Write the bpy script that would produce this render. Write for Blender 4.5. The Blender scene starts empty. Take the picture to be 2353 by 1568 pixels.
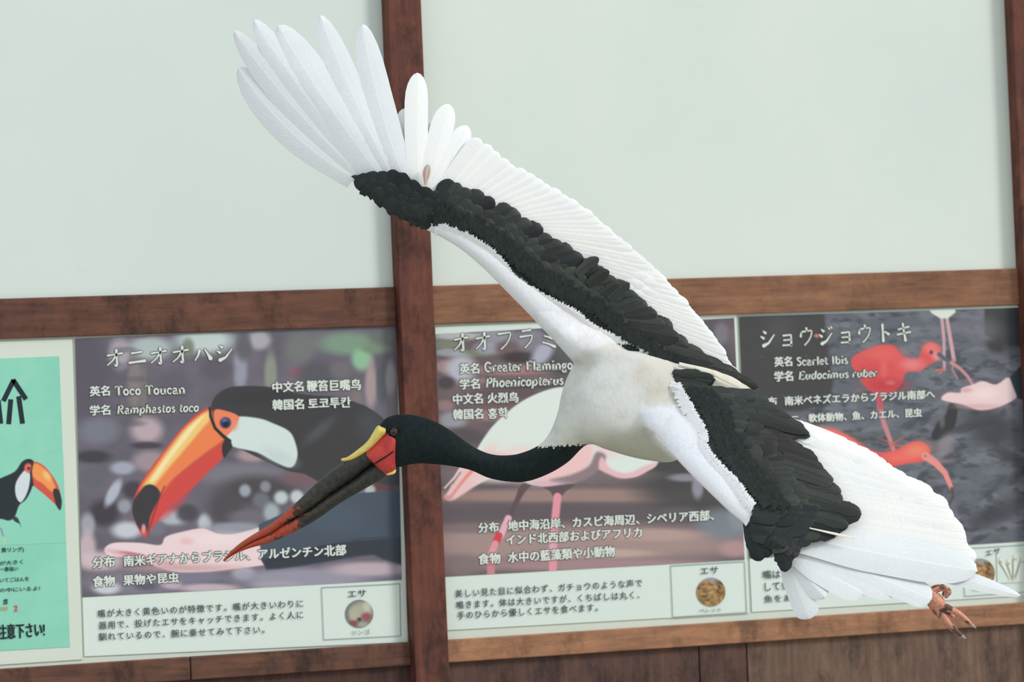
import bpy, math, random
import numpy as np
from mathutils import Vector, Matrix

random.seed(7); RNG = np.random.RandomState(11)
scene = bpy.context.scene
COLL = scene.collection

# ---------------------------------------------------------------- camera
FPX, CX, CY, D = 10000.0, 1176.5, 784.0, 10.0          # focal length in pixels of a 2353 px frame
ax = np.array([23069.0, 822.0, -FPX]); ax /= np.linalg.norm(ax)      # the wall's horizontal, seen by the camera
cz = np.array([-0.042, 1.0, -0.0163]); cz -= ax * cz.dot(ax); cz /= np.linalg.norm(cz)
by = np.cross(cz, ax)
M = np.column_stack([ax, by, cz])                      # world -> camera
CAMLOC = np.array([0, 0, 1.45]) + M.T @ np.array([0, 0, D])
cam_d = bpy.data.cameras.new('camera'); cam = bpy.data.objects.new('camera', cam_d); COLL.objects.link(cam)
m4 = Matrix.Identity(4)
for i in range(3):
    for j in range(3): m4[i][j] = M.T[i, j]
    m4[i][3] = CAMLOC[i]
cam.matrix_world = m4
cam_d.sensor_width = 36.0; cam_d.lens = FPX / 2353.0 * 36.0
cam_d.clip_start = 0.1; cam_d.clip_end = 200
cam_d.dof.use_dof = True; cam_d.dof.focus_distance = 8.72; cam_d.dof.aperture_fstop = 7.1
scene.camera = cam

# ---------------------------------------------------------------- light
world = bpy.data.worlds.new('overcast_sky'); scene.world = world; world.use_nodes = True
wn = world.node_tree; wn.nodes.clear()
wo = wn.nodes.new('ShaderNodeOutputWorld'); wb = wn.nodes.new('ShaderNodeBackground')
tc = wn.nodes.new('ShaderNodeTexCoord'); sx = wn.nodes.new('ShaderNodeSeparateXYZ'); wr = wn.nodes.new('ShaderNodeValToRGB')
wn.links.new(tc.outputs['Generated'], sx.inputs[0]); wn.links.new(sx.outputs['Z'], wr.inputs[0])
wr.color_ramp.elements[0].position = 0.0; wr.color_ramp.elements[0].color = (0.77, 0.81, 0.87, 1)
wr.color_ramp.elements[1].position = 1.0; wr.color_ramp.elements[1].color = (0.98, 1.01, 1.06, 1)
wn.links.new(wr.outputs[0], wb.inputs[0]); wb.inputs[1].default_value = 1.0
wn.links.new(wb.outputs[0], wo.inputs[0])
sun_d = bpy.data.lights.new('sun', 'SUN'); sun_d.energy = 1.9; sun_d.angle = math.radians(14); sun_d.color = (1.0, 0.965, 0.93)
sun = bpy.data.objects.new('sun', sun_d); COLL.objects.link(sun)
sun.rotation_euler = Vector((-1.15, 1.0, -1.05)).to_track_quat('-Z', 'Y').to_euler()
sun.location = (4, -4, 6)
vs = scene.view_settings
scene.display_settings.display_device = 'sRGB'
vs.view_transform = 'Standard'; vs.look = 'None'; vs.gamma = 1; vs.use_curve_mapping = False
vs.exposure = -0.09

# ---------------------------------------------------------------- helpers
F3 = M.T @ np.array([0, 0, -1.0])                      # the camera's forward axis
def ray(px, py):
    px = np.asarray(px, float); py = np.asarray(py, float)
    c = np.stack([(px - CX) / FPX, -(py - CY) / FPX, -np.ones_like(px)], -1)
    return c @ M
def W(px, py, off=0.0):                                # pixel -> point on the wall plane, off metres in front of it
    r = ray(px, py); t = (-off - CAMLOC[1]) / r[..., 1]
    return CAMLOC + r * t[..., None]
BD = 8.72
def U(px, py, d=0.0):                                  # point of the flying bird: d metres nearer than its middle
    r = ray(px, py)
    return CAMLOC + r * (BD - np.asarray(d, float))[..., None]
def project(P):
    c = (np.asarray(P) - CAMLOC) @ M.T
    return CX + FPX * c[..., 0] / -c[..., 2], CY - FPX * c[..., 1] / -c[..., 2]

G = 0.92
def lin(c):
    c = np.asarray(c, float) / 255.0
    return np.where(c <= 0.04045, c / 12.92, ((c + 0.055) / 1.055) ** 2.4)
def C(r, g, b, k=1.0):
    v = lin((r, g, b)) / G * k
    return (float(v[0]), float(v[1]), float(v[2]), 1.0)

def root(name, label, cat, loc, group=None, kind=None):
    o = bpy.data.objects.new(name, None); COLL.objects.link(o); o.location = loc; o.empty_display_size = 0.05
    if label: o['label'] = label
    if cat: o['category'] = cat
    if group: o['group'] = group
    if kind: o['kind'] = kind
    return o
def world_loc(o):
    v = Vector((0, 0, 0))
    while o: v += o.location; o = o.parent
    return np.array(v)
def mk(name, verts, faces, mats, parent=None, smooth=False, midx=None, label=None, kind=None, colors=None, uv=None, weights=None):
    me = bpy.data.meshes.new(name)
    v = np.asarray(verts, float)
    if parent is not None: v = v - world_loc(parent)
    me.from_pydata([tuple(p) for p in v], [], faces)
    for m in (mats if isinstance(mats, (list, tuple)) else [mats]): me.materials.append(m)
    if midx is not None: me.polygons.foreach_set('material_index', midx)
    if smooth: me.polygons.foreach_set('use_smooth', [True] * len(me.polygons))
    if colors is not None:
        a = me.color_attributes.new('Col', 'FLOAT_COLOR', 'POINT')
        c = np.ones((len(v), 4)); c[:, :3] = colors
        a.data.foreach_set('color', c.ravel())
    if weights is not None:
        a = me.attributes.new('blk', 'FLOAT', 'POINT'); a.data.foreach_set('value', np.asarray(weights, float))
    if uv is not None:
        l = me.uv_layers.new(name='UVMap')
        vi = np.empty(len(me.loops), dtype=int); me.loops.foreach_get('vertex_index', vi)
        l.data.foreach_set('uv', np.asarray(uv)[vi].ravel())
    me.update()
    o = bpy.data.objects.new(name, me); COLL.objects.link(o); o.parent = parent
    if label: o['label'] = label
    if kind: o['kind'] = kind
    return o
def struct(o, label=None):
    o['kind'] = 'structure'
    if label: o['label'] = label
    return o
def box(x0, x1, y0, y1, z0, z1, bev=0.0):
    """chamfered box; returns verts, faces"""
    import bmesh
    bm = bmesh.new(); bmesh.ops.create_cube(bm, size=1)
    for v in bm.verts:
        v.co = Vector(((x0 + x1) / 2 + v.co.x * (x1 - x0), (y0 + y1) / 2 + v.co.y * (y1 - y0), (z0 + z1) / 2 + v.co.z * (z1 - z0)))
    if bev: bmesh.ops.bevel(bm, geom=bm.edges[:], offset=bev, segments=2, affect='EDGES', profile=0.5)
    bm.verts.index_update()
    vs_ = [tuple(v.co) for v in bm.verts]; fs = [[v.index for v in f.verts] for f in bm.faces]; bm.free()
    return vs_, fs

# ---------------------------------------------------------------- materials
def mat(name, color, rough=0.7, spec=0.3):
    m = bpy.data.materials.new(name); m.use_nodes = True
    b = m.node_tree.nodes['Principled BSDF']
    b.inputs['Base Color'].default_value = color; b.inputs['Roughness'].default_value = rough
    b.inputs['Specular IOR Level'].default_value = spec
    return m
def nd(m, t, **kw):
    n = m.node_tree.nodes.new(t)
    for k, v in kw.items(): setattr(n, k, v)
    return n
def noise(m, vec, scale, detail=4, rough=0.6, stretch=None, loc=(0, 0, 0)):
    mp = nd(m, 'ShaderNodeMapping'); n = nd(m, 'ShaderNodeTexNoise')
    mp.inputs['Scale'].default_value = stretch or (1, 1, 1); mp.inputs['Location'].default_value = loc
    n.inputs['Scale'].default_value = scale; n.inputs['Detail'].default_value = detail; n.inputs['Roughness'].default_value = rough
    L = m.node_tree.links; L.new(vec, mp.inputs[0]); L.new(mp.outputs[0], n.inputs['Vector'])
    return n.outputs['Fac']
def ramp(m, fac, stops):
    r = nd(m, 'ShaderNodeValToRGB'); e = r.color_ramp.elements
    while len(e) < len(stops): e.new(0.5)
    for i, (p, c) in enumerate(stops):
        e[i].position = p; e[i].color = c if len(c) == 4 else (*c, 1)
    m.node_tree.links.new(fac, r.inputs[0]); return r.outputs[0]
def mix(m, fac, a, b, mode='MIX'):
    n = nd(m, 'ShaderNodeMix', data_type='RGBA', blend_type=mode); L = m.node_tree.links
    for s, v in ((n.inputs[0], fac), (n.inputs[6], a), (n.inputs[7], b)):
        if isinstance(v, (int, float)): s.default_value = v
        elif isinstance(v, tuple): s.default_value = v
        else: L.new(v, s)
    return n.outputs[2]
def bump(m, h, strength, dist=0.001):
    b = nd(m, 'ShaderNodeBump'); b.inputs['Strength'].default_value = strength; b.inputs['Distance'].default_value = dist
    m.node_tree.links.new(h, b.inputs['Height'])
    m.node_tree.links.new(b.outputs[0], m.node_tree.nodes['Principled BSDF'].inputs['Normal'])
def base(m, c): m.node_tree.links.new(c, m.node_tree.nodes['Principled BSDF'].inputs['Base Color'])
def objco(m): return nd(m, 'ShaderNodeTexCoord').outputs['Object']

def wood(name, dark, mid, light, vertical=False, stain=0.35, seed=0.0, knots=True):
    m = mat(name, mid, 0.62, 0.25); co = objco(m)
    st = (14, 14, 1.1) if vertical else (1.1, 14, 14)
    st2 = (3.2, 3.2, 1) if vertical else (1, 3.2, 3.2)
    g = noise(m, co, 5.5, 6, 0.65, st, (seed, seed, seed))
    c = ramp(m, g, [(0.25, dark), (0.5, mid), (0.78, light)])
    big = noise(m, co, 3.0, 3, 0.55, st2, (seed + 3, 1, seed))
    c = mix(m, ramp(m, big, [(0.3, (0, 0, 0)), (0.75, (1, 1, 1))]), c, mix(m, 0.55, c, light), 'MIX')
    fm = noise(m, co, 60, 4, 0.7, (0.6, 0.6, 0.25) if vertical else (0.25, 0.6, 0.6), (seed, 2, 1))
    c = mix(m, ramp(m, fm, [(0.35, (0.35, 0.35, 0.35)), (0.6, (0, 0, 0))]), c, dark)
    c = mix(m, ramp(m, noise(m, co, 26, 3, 0.6, None, (1, seed, 5)), [(0.5, (0, 0, 0)), (0.75, (0.22, 0.22, 0.22))]), c, C(136, 84, 62))
    s = noise(m, co, 7.0, 5, 0.7, (1.6, 1.6, 1), (seed * 2 + 9, 0, 4))
    c = mix(m, ramp(m, s, [(0.5, (0, 0, 0)), (0.66, (stain, stain, stain))]), c, tuple(x * 0.35 for x in dark[:3]) + (1,))
    if knots:
        v = nd(m, 'ShaderNodeTexVoronoi'); mp = nd(m, 'ShaderNodeMapping')
        mp.inputs['Location'].default_value = (seed + 0.3, 0, seed * 1.7); mp.inputs['Scale'].default_value = (1, 1, 0.8) if vertical else (0.8, 1, 1.2)
        v.inputs['Scale'].default_value = 3.3
        m.node_tree.links.new(co, mp.inputs[0]); m.node_tree.links.new(mp.outputs[0], v.inputs['Vector'])
        c = mix(m, ramp(m, v.outputs['Distance'], [(0.02, (0.8, 0.8, 0.8)), (0.075, (0, 0, 0))]), c, tuple(x * 0.3 for x in dark[:3]) + (1,))
    base(m, c); bump(m, g, 0.35, 0.0015)
    return m

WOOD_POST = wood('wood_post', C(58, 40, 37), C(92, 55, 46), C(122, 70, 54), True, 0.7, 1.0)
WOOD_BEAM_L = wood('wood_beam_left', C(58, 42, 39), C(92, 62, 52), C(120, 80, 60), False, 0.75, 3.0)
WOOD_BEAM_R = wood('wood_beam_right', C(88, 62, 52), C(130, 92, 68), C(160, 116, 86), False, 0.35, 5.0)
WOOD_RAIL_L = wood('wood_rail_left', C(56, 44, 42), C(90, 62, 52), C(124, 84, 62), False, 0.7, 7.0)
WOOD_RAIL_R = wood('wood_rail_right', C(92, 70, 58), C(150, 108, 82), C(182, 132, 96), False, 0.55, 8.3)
PLY_A = wood('plywood_red', C(56, 44, 44), C(82, 60, 54), C(108, 80, 68), True, 0.6, 2.2)
PLY_B = wood('plywood_grey', C(70, 54, 50), C(100, 80, 68), C(132, 108, 90), True, 0.6, 4.7)
PLY_L = wood('plywood_dark', C(44, 38, 38), C(70, 50, 46), C(98, 64, 54), True, 0.5, 6.1)

def board(name, col, col2):
    m = mat(name, col, 0.5, 0.35); co = objco(m)
    n = noise(m, co, 1.6, 5, 0.6)
    c = mix(m, ramp(m, n, [(0.35, (0, 0, 0)), (0.7, (1, 1, 1))]), col, col2)
    sc = noise(m, co, 9, 2, 0.5, (1, 1, 6), (2, 0, 5))       # faint scuffs
    c = mix(m, ramp(m, sc, [(0.73, (0, 0, 0)), (0.8, (0.25, 0.25, 0.25))]), c, C(168, 176, 165))
    sp = nd(m, 'ShaderNodeTexVoronoi'); sp.inputs['Scale'].default_value = 4.2
    m.node_tree.links.new(co, sp.inputs['Vector'])
    c = mix(m, ramp(m, sp.outputs['Distance'], [(0.008, (0.5, 0.5, 0.5)), (0.014, (0, 0, 0))]), c, C(120, 128, 124))
    base(m, c); bump(m, n, 0.15, 0.002)
    return m
WHITE_L = board('white_board', C(202, 214, 208), C(206, 218, 210))
WHITE_R = board('white_board_warm', C(205, 216, 208), C(212, 221, 212))
WHITE_LOW = board('white_board_yellowed', C(204, 214, 201), C(210, 218, 204))
PAPER = mat('laminated_paper', C(211, 224, 216), 0.38, 0.4)
n_ = noise(PAPER, objco(PAPER), 6, 3, 0.5, (0.6, 1, 2)); bump(PAPER, n_, 0.25, 0.004)
PRINT = mat('photo_print', (1, 1, 1, 1), 0.42, 0.35)
va = nd(PRINT, 'ShaderNodeVertexColor', layer_name='Col'); base(PRINT, va.outputs[0])
INK = mat('black_ink', C(74, 82, 86), 0.6, 0.2)
INK_DARK = mat('dark_ink', C(34, 46, 54), 0.6, 0.2)
INK_RED = mat('red_ink', C(212, 84, 74), 0.6, 0.2)
INK_ORANGE = mat('orange_ink', C(190, 160, 110), 0.6, 0.2)
TEXT_WHITE = mat('white_print', C(212, 220, 212), 0.5, 0.3)
TEXT_EDGE = mat('grey_print_edge', C(84, 88, 86), 0.5, 0.3)
LINE = mat('thin_line_ink', C(128, 146, 148), 0.6, 0.2)

# ---------------------------------------------------------------- the setting
def zrow(pts, off): return float(np.mean([W(x, y, off)[2] for x, y in pts]))
def xcol(pts, off): return float(np.mean([W(x, y, off)[0] for x, y in pts]))
BEAM_OFF, POST_OFF = 0.011, 0.036
z_b1 = zrow([(0, 687), (900, 659), (1540, 641), (2345, 617)], BEAM_OFF)
z_b0 = zrow([(0, 776), (910, 748), (1003, 745), (2345, 705)], BEAM_OFF)
z_r1 = zrow([(0, 1538), (940, 1479), (1030, 1471), (1750, 1423), (2353, 1385)], BEAM_OFF)
z_r0 = zrow([(1033, 1522), (2353, 1436), (560, 1555)], BEAM_OFF)
px0 = xcol([(891, 0), (915, 560), (953, 1568)], POST_OFF); px1 = xcol([(970, 0), (996, 600), (1030, 1568)], POST_OFF)
px2 = xcol([(2329, 100), (2351, 600)], POST_OFF)
PW = px1 - px0; SP = px2 - px0
ZT, XL, XR = 3.3, px0 - 1.6 * SP, px2 + 1.5 * SP
wall = struct(root('wall_back', None, None, (0, 0, 0), kind='structure'))
bays = [(XL, px0 - SP + PW / 2), (px0 - SP + PW / 2, px0 + PW / 2), (px0 + PW / 2, px2 + PW / 2), (px2 + PW / 2, XR)]
for i, (a, b) in enumerate(bays):
    v, f = box(a + .001, b - .001, 0, 0.012, (z_b0 + z_b1) / 2 + .001, ZT, 0.001)
    mk('panel', v, f, [WHITE_L if i < 2 else WHITE_R], wall)
    v, f = box(a + .001, b - .001, 0, 0.012, (z_r0 + z_r1) / 2, (z_b0 + z_b1) / 2 - .001, 0.001)
    mk('panel', v, f, [WHITE_LOW], wall)
seam = xcol([(1716, 1500), (1718, 1560)], 0)
seam2 = xcol([(1606, 1500), (1608, 1560)], 0)
for a, b, m in ((XL, px0 - SP, PLY_L), (px0 - SP, px0 - SP * .42, PLY_L), (px0 - SP * .42, px0 + PW / 2, PLY_L), (px0 + PW / 2, seam2, PLY_A),
                (seam2, seam, PLY_A), (seam, px2 + PW / 2, PLY_B), (px2 + PW / 2, XR, PLY_B)):
    v, f = box(a + .0015, b - .0015, -0.001, 0.012, 0.0, (z_r0 + z_r1) / 2 - .002, 0.0015)
    mk('plank', v, f, [m], wall)
v, f = box(XL, XR, 0.0125, 0.035, 0.0, ZT, 0)
mk('added_backing', v, f, [PLY_L], wall)  # unseen, added to stop sky light showing through the plank gaps
k = 1
def trim(v, f, m, label):
    global k
    o = struct(mk('trim_%d' % k, v, f, [m]), label); k += 1
for x in (px0 - SP, px0, px2):
    v, f = box(x, x + PW, -POST_OFF, 0.06, 0.0, ZT + .02, 0.003)
    trim(v, f, WOOD_POST, 'reddish brown stained upright wooden post')
def hspan(z0, z1, mats, off, label):
    xj = xcol([(437, 1520), (438, 1550)], off)
    spans = [(XL, px0 - SP, 0), (px0 - SP + PW, px0, 1), (px0 + PW, px2, 2), (px2 + PW, XR, 3)]
    if z0 == z_r0: spans = [spans[0], (px0 - SP + PW, xj, 1), (xj + .0015, px0, 1)] + spans[2:]
    for a, b, i in spans:
        v, f = box(a + .0003, b - .0003, -off, 0.06, z0, z1, 0.0025)
        trim(v, f, mats[i], label)
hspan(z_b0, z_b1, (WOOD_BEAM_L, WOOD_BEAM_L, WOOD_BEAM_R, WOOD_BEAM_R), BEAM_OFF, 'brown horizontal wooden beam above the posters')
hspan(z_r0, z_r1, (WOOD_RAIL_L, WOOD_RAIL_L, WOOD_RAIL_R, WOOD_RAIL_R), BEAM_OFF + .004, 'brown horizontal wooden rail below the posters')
hspan(ZT - .08, ZT + .01, (WOOD_BEAM_L,) * 4, BEAM_OFF, 'brown horizontal wooden beam along the top')
GROUND = mat('pale_bounce_ground', (0.42, 0.41, 0.35, 1), 0.95, 0.1)  # ground out of view, made pale to bounce fill light upwards
base(GROUND, ramp(GROUND, noise(GROUND, objco(GROUND), 3, 6), [(0.3, (0.36, 0.35, 0.29)), (0.7, (0.50, 0.49, 0.42))]))
v, f = box(-14, 14, -16, 0.5, -0.2, 0.0); struct(mk('floor', v, f, [GROUND]))

# ---------------------------------------------------------------- printed pictures (colour of flat print, laid on a fine grid)
def catmull_closed(P, n=4):
    P = np.asarray(P, float); out = []
    for i in range(len(P)):
        a, b, c, d = P[i - 1], P[i], P[(i + 1) % len(P)], P[(i + 2) % len(P)]
        for t in np.arange(n) / n:
            out.append(0.5 * (2 * b + (c - a) * t + (2 * a - 5 * b + 4 * c - d) * t * t + (3 * b - a - 3 * c + d) * t ** 3))
    return np.array(out)
def sdf(P, poly):
    """signed distance, positive inside"""
    x, y = P[:, 0], P[:, 1]; d = np.full(len(P), 1e9); ins = np.zeros(len(P), bool)
    for i in range(len(poly)):
        x0, y0 = poly[i - 1]; x1, y1 = poly[i]
        ex, ey = x1 - x0, y1 - y0; L = ex * ex + ey * ey + 1e-9
        t = np.clip(((x - x0) * ex + (y - y0) * ey) / L, 0, 1)
        d = np.minimum(d, (x - x0 - t * ex) ** 2 + (y - y0 - t * ey) ** 2)
        c = ((y0 > y) != (y1 > y))
        if abs(ey) > 1e-12: ins ^= c & (x < ex * (y - y0) / ey + x0)
    d = np.sqrt(d); return np.where(ins, d, -d)
def vnoise(P, sx_, sy_, seed=0, octv=3):
    out = np.zeros(len(P)); amp, tot = 1.0, 0.0
    for o in range(octv):
        x = P[:, 0] / sx_ * 2 ** o + seed * 13.7; y = P[:, 1] / sy_ * 2 ** o + seed * 7.3
        r = np.random.RandomState(seed * 17 + o).rand(257, 257)
        xi, yi = np.floor(x).astype(int), np.floor(y).astype(int); fx, fy = x - xi, y - yi
        fx = fx * fx * (3 - 2 * fx); fy = fy * fy * (3 - 2 * fy)
        g = lambda a, b: r[a % 257, b % 257]
        out += amp * ((g(xi, yi) * (1 - fx) + g(xi + 1, yi) * fx) * (1 - fy) + (g(xi, yi + 1) * (1 - fx) + g(xi + 1, yi + 1) * fx) * fy)
        tot += amp; amp *= 0.55
    return out / tot
def sm(x): x = np.clip(x, 0, 1); return x * x * (3 - 2 * x)
class Art:
    def __init__(s, P, bg): s.P = P; s.c = np.tile(np.array(bg, float), (len(P), 1))
    def _put(s, idx, a, col):
        col = np.array(col, float); s.c[idx] = s.c[idx] * (1 - a[:, None]) + col * a[:, None]
    def poly(s, pts, col, soft=1.5, smooth=True, alpha=1.0, grow=0.0):
        p = catmull_closed(pts) if smooth else np.asarray(pts, float); m = soft * 2 + 2 + abs(grow)
        lo, hi = p.min(0) - m, p.max(0) + m
        idx = np.where((s.P[:, 0] > lo[0]) & (s.P[:, 0] < hi[0]) & (s.P[:, 1] > lo[1]) & (s.P[:, 1] < hi[1]))[0]
        if len(idx): s._put(idx, alpha * sm((sdf(s.P[idx], p) + grow) / (2 * soft) + 0.5), col)
    def blob(s, x, y, rx, ry, col, soft=0.35, alpha=1.0, ang=0):
        dx, dy = s.P[:, 0] - x, s.P[:, 1] - y; ca, sa = math.cos(math.radians(ang)), math.sin(math.radians(ang))
        r = np.sqrt(((dx * ca + dy * sa) / rx) ** 2 + ((-dx * sa + dy * ca) / ry) ** 2)
        idx = np.where(r < 1 + soft)[0]
        if len(idx): s._put(idx, alpha * sm((1 + soft - r[idx]) / (2 * soft)), col)
    def line(s, pts, w, col, soft=1.2, alpha=1.0, w1=None):
        pts = np.asarray(pts, float); w1 = w if w1 is None else w1; n = len(pts) - 1; mm = max(w, w1) + soft * 2
        lo, hi = pts.min(0) - mm, pts.max(0) + mm
        idx = np.where((s.P[:, 0] > lo[0]) & (s.P[:, 0] < hi[0]) & (s.P[:, 1] > lo[1]) & (s.P[:, 1] < hi[1]))[0]
        if not len(idx): return
        Q = s.P[idx]; best = np.full(len(Q), -1e9)
        for i in range(n):
            e = pts[i + 1] - pts[i]; t = np.clip(((Q - pts[i]) @ e) / (e @ e + 1e-9), 0, 1)
            d = np.linalg.norm(Q - pts[i] - t[:, None] * e, axis=1)
            best = np.maximum(best, (w + (w1 - w) * (i + t) / n) / 2 - d)
        s._put(idx, alpha * sm(best / (2 * soft) + 0.5), col)
    def tint(s, f, col, alpha):                       # f: 0..1 per point
        s._put(np.arange(len(s.P)), np.clip(f, 0, 1) * alpha, col)

def grid_print(name, corners, step, off, painter, parent, label=None):
    (tl, tr, br, bl) = [np.array(c, float) for c in corners]
    nx = int(max(np.linalg.norm(tr - tl), np.linalg.norm(br - bl)) / step); ny = int(max(np.linalg.norm(bl - tl), np.linalg.norm(br - tr)) / step)
    u, v_ = np.meshgrid(np.linspace(0, 1, nx + 1), np.linspace(0, 1, ny + 1)); u = u.ravel()[:, None]; v_ = v_.ravel()[:, None]
    P = tl * (1 - u) * (1 - v_) + tr * u * (1 - v_) + br * u * v_ + bl * (1 - u) * v_
    col = painter(P)
    X = W(P[:, 0], P[:, 1], off) - world_loc(parent)
    me = bpy.data.meshes.new(name); nv = len(P); nf = nx * ny
    me.vertices.add(nv); me.vertices.foreach_set('co', X.ravel())
    i = np.arange(nf); a = (i // nx) * (nx + 1) + i % nx
    q = np.stack([a, a + nx + 1, a + nx + 2, a + 1], 1)
    me.loops.add(nf * 4); me.loops.foreach_set('vertex_index', q.ravel())
    me.polygons.add(nf); me.polygons.foreach_set('loop_start', i * 4)
    me.polygons.foreach_set('loop_total', np.full(nf, 4))
    me.materials.append(PRINT); me.update(calc_edges=True); me.validate()
    at = me.color_attributes.new('Col', 'FLOAT_COLOR', 'POINT')
    c4 = np.ones((nv, 4)); c4[:, :3] = lin(np.clip(col, 0, 255)) / G; at.data.foreach_set('color', c4.ravel())
    o = bpy.data.objects.new(name, me); COLL.objects.link(o); o.parent = parent
    if label: o['label'] = label
    return o
def sheet(name, corners, off, thick, m, parent, label=None):
    P = [W(x, y, off) for x, y in corners]; Q = [W(x, y, off - thick) for x, y in corners]; n = len(corners)
    f = [list(range(n))[::-1], list(range(n, 2 * n))] + [[i, (i + 1) % n, n + (i + 1) % n, n + i] for i in range(n)]
    return mk(name, P + Q, f, [m], parent, label=label)

def glyph_mesh(s, offset=0.0, shear=0.0, space=1.0):
    c = bpy.data.curves.new('t', 'FONT'); c.body = s; c.space_character = space; c.offset = offset; c.shear = shear; c.resolution_u = 2
    o = bpy.data.objects.new('t', c); COLL.objects.link(o)
    bpy.context.view_layer.update()
    dg = bpy.context.evaluated_depsgraph_get(); me = bpy.data.meshes.new_from_object(o.evaluated_get(dg))
    v = np.array([p.co[:2] for p in me.vertices]); f = [list(p.vertices) for p in me.polygons]
    bpy.data.objects.remove(o); bpy.data.curves.remove(c); bpy.data.meshes.remove(me)
    return v, f
def text(s, p0, p1, h, m, parent, off, bold=0.0, edge=None, shear=0.0, edge_w=0.045, space=1.0, name='lettering'):
    """writing from pixel p0 to pixel p1 (ends of its base line), h pixels tall, printed on the wall-parallel sheet"""
    v, f = glyph_mesh(s, 0.0, shear, space)
    x0, x1 = v[:, 0].min(), v[:, 0].max(); y0, y1 = v[:, 1].min(), v[:, 1].max()
    def place(dx, dy, o):
        t = (v[:, 0] - x0) / (x1 - x0); vy = (v[:, 1] - y0) / (y1 - y0) * h
        px = p0[0] + (p1[0] - p0[0]) * t - vy * 0.042 + dx * h
        return W(px, p0[1] + (p1[1] - p0[1]) * t - vy + dy * h, o)
    V, Fc, mi = [], [], []
    lay = [(dx, dy, off + 0.0009 + i * 2e-5, 0) for i, (dx, dy) in enumerate([(-bold, 0), (bold, 0), (0, bold)] if bold else [(0, 0)])]
    if edge is not None:
        e = edge_w + bold; lay += [(dx * e, dy * e, off + i * 2e-5, 1) for i, (dx, dy) in enumerate([(-1, 0), (1, 0), (0, 1), (0, -1), (.8, .8), (-.8, -.8)])]
    for dx, dy, o, k_ in lay:
        n = len(V); V += list(place(dx, dy, o)); Fc += [[i + n for i in q] for q in f]; mi += [k_] * len(f)
    return mk(name, V, Fc, [m] + ([edge] if edge is not None else []), parent, midx=mi)
def frame_line(corners, w, off, m, parent, name='border_line'):
    P = np.array(corners, float); V = []; Fc = []
    for i in range(len(P)):
        a, b = P[i], P[(i + 1) % len(P)]; d = (b - a) / np.linalg.norm(b - a); n = np.array([-d[1], d[0]]) * w / 2; k0 = len(V)
        for q in (a + n, b + n, b - n, a - n): V.append(W(q[0], q[1], off))
        Fc.append([k0, k0 + 1, k0 + 2, k0 + 3])
    return mk(name, V, Fc, [m], parent)
def food_disc(cx, cy, r, off, painter, parent):
    n = 26; V, Fc, cols, P = [], [], [], []
    for j in range(n + 1):
        for i in range(48): a = i / 48 * 2 * math.pi; P.append((cx + r * j / n * math.cos(a), cy + r * j / n * math.sin(a)))
    P = np.array(P); X = W(P[:, 0], P[:, 1], off)
    for j in range(n):
        for i in range(48): Fc.append([j * 48 + i, (j + 1) * 48 + i, (j + 1) * 48 + (i + 1) % 48, j * 48 + (i + 1) % 48])
    return mk('food_picture', X, Fc, [PRINT], parent, colors=lin(np.clip(painter(P), 0, 255)) / G)
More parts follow.
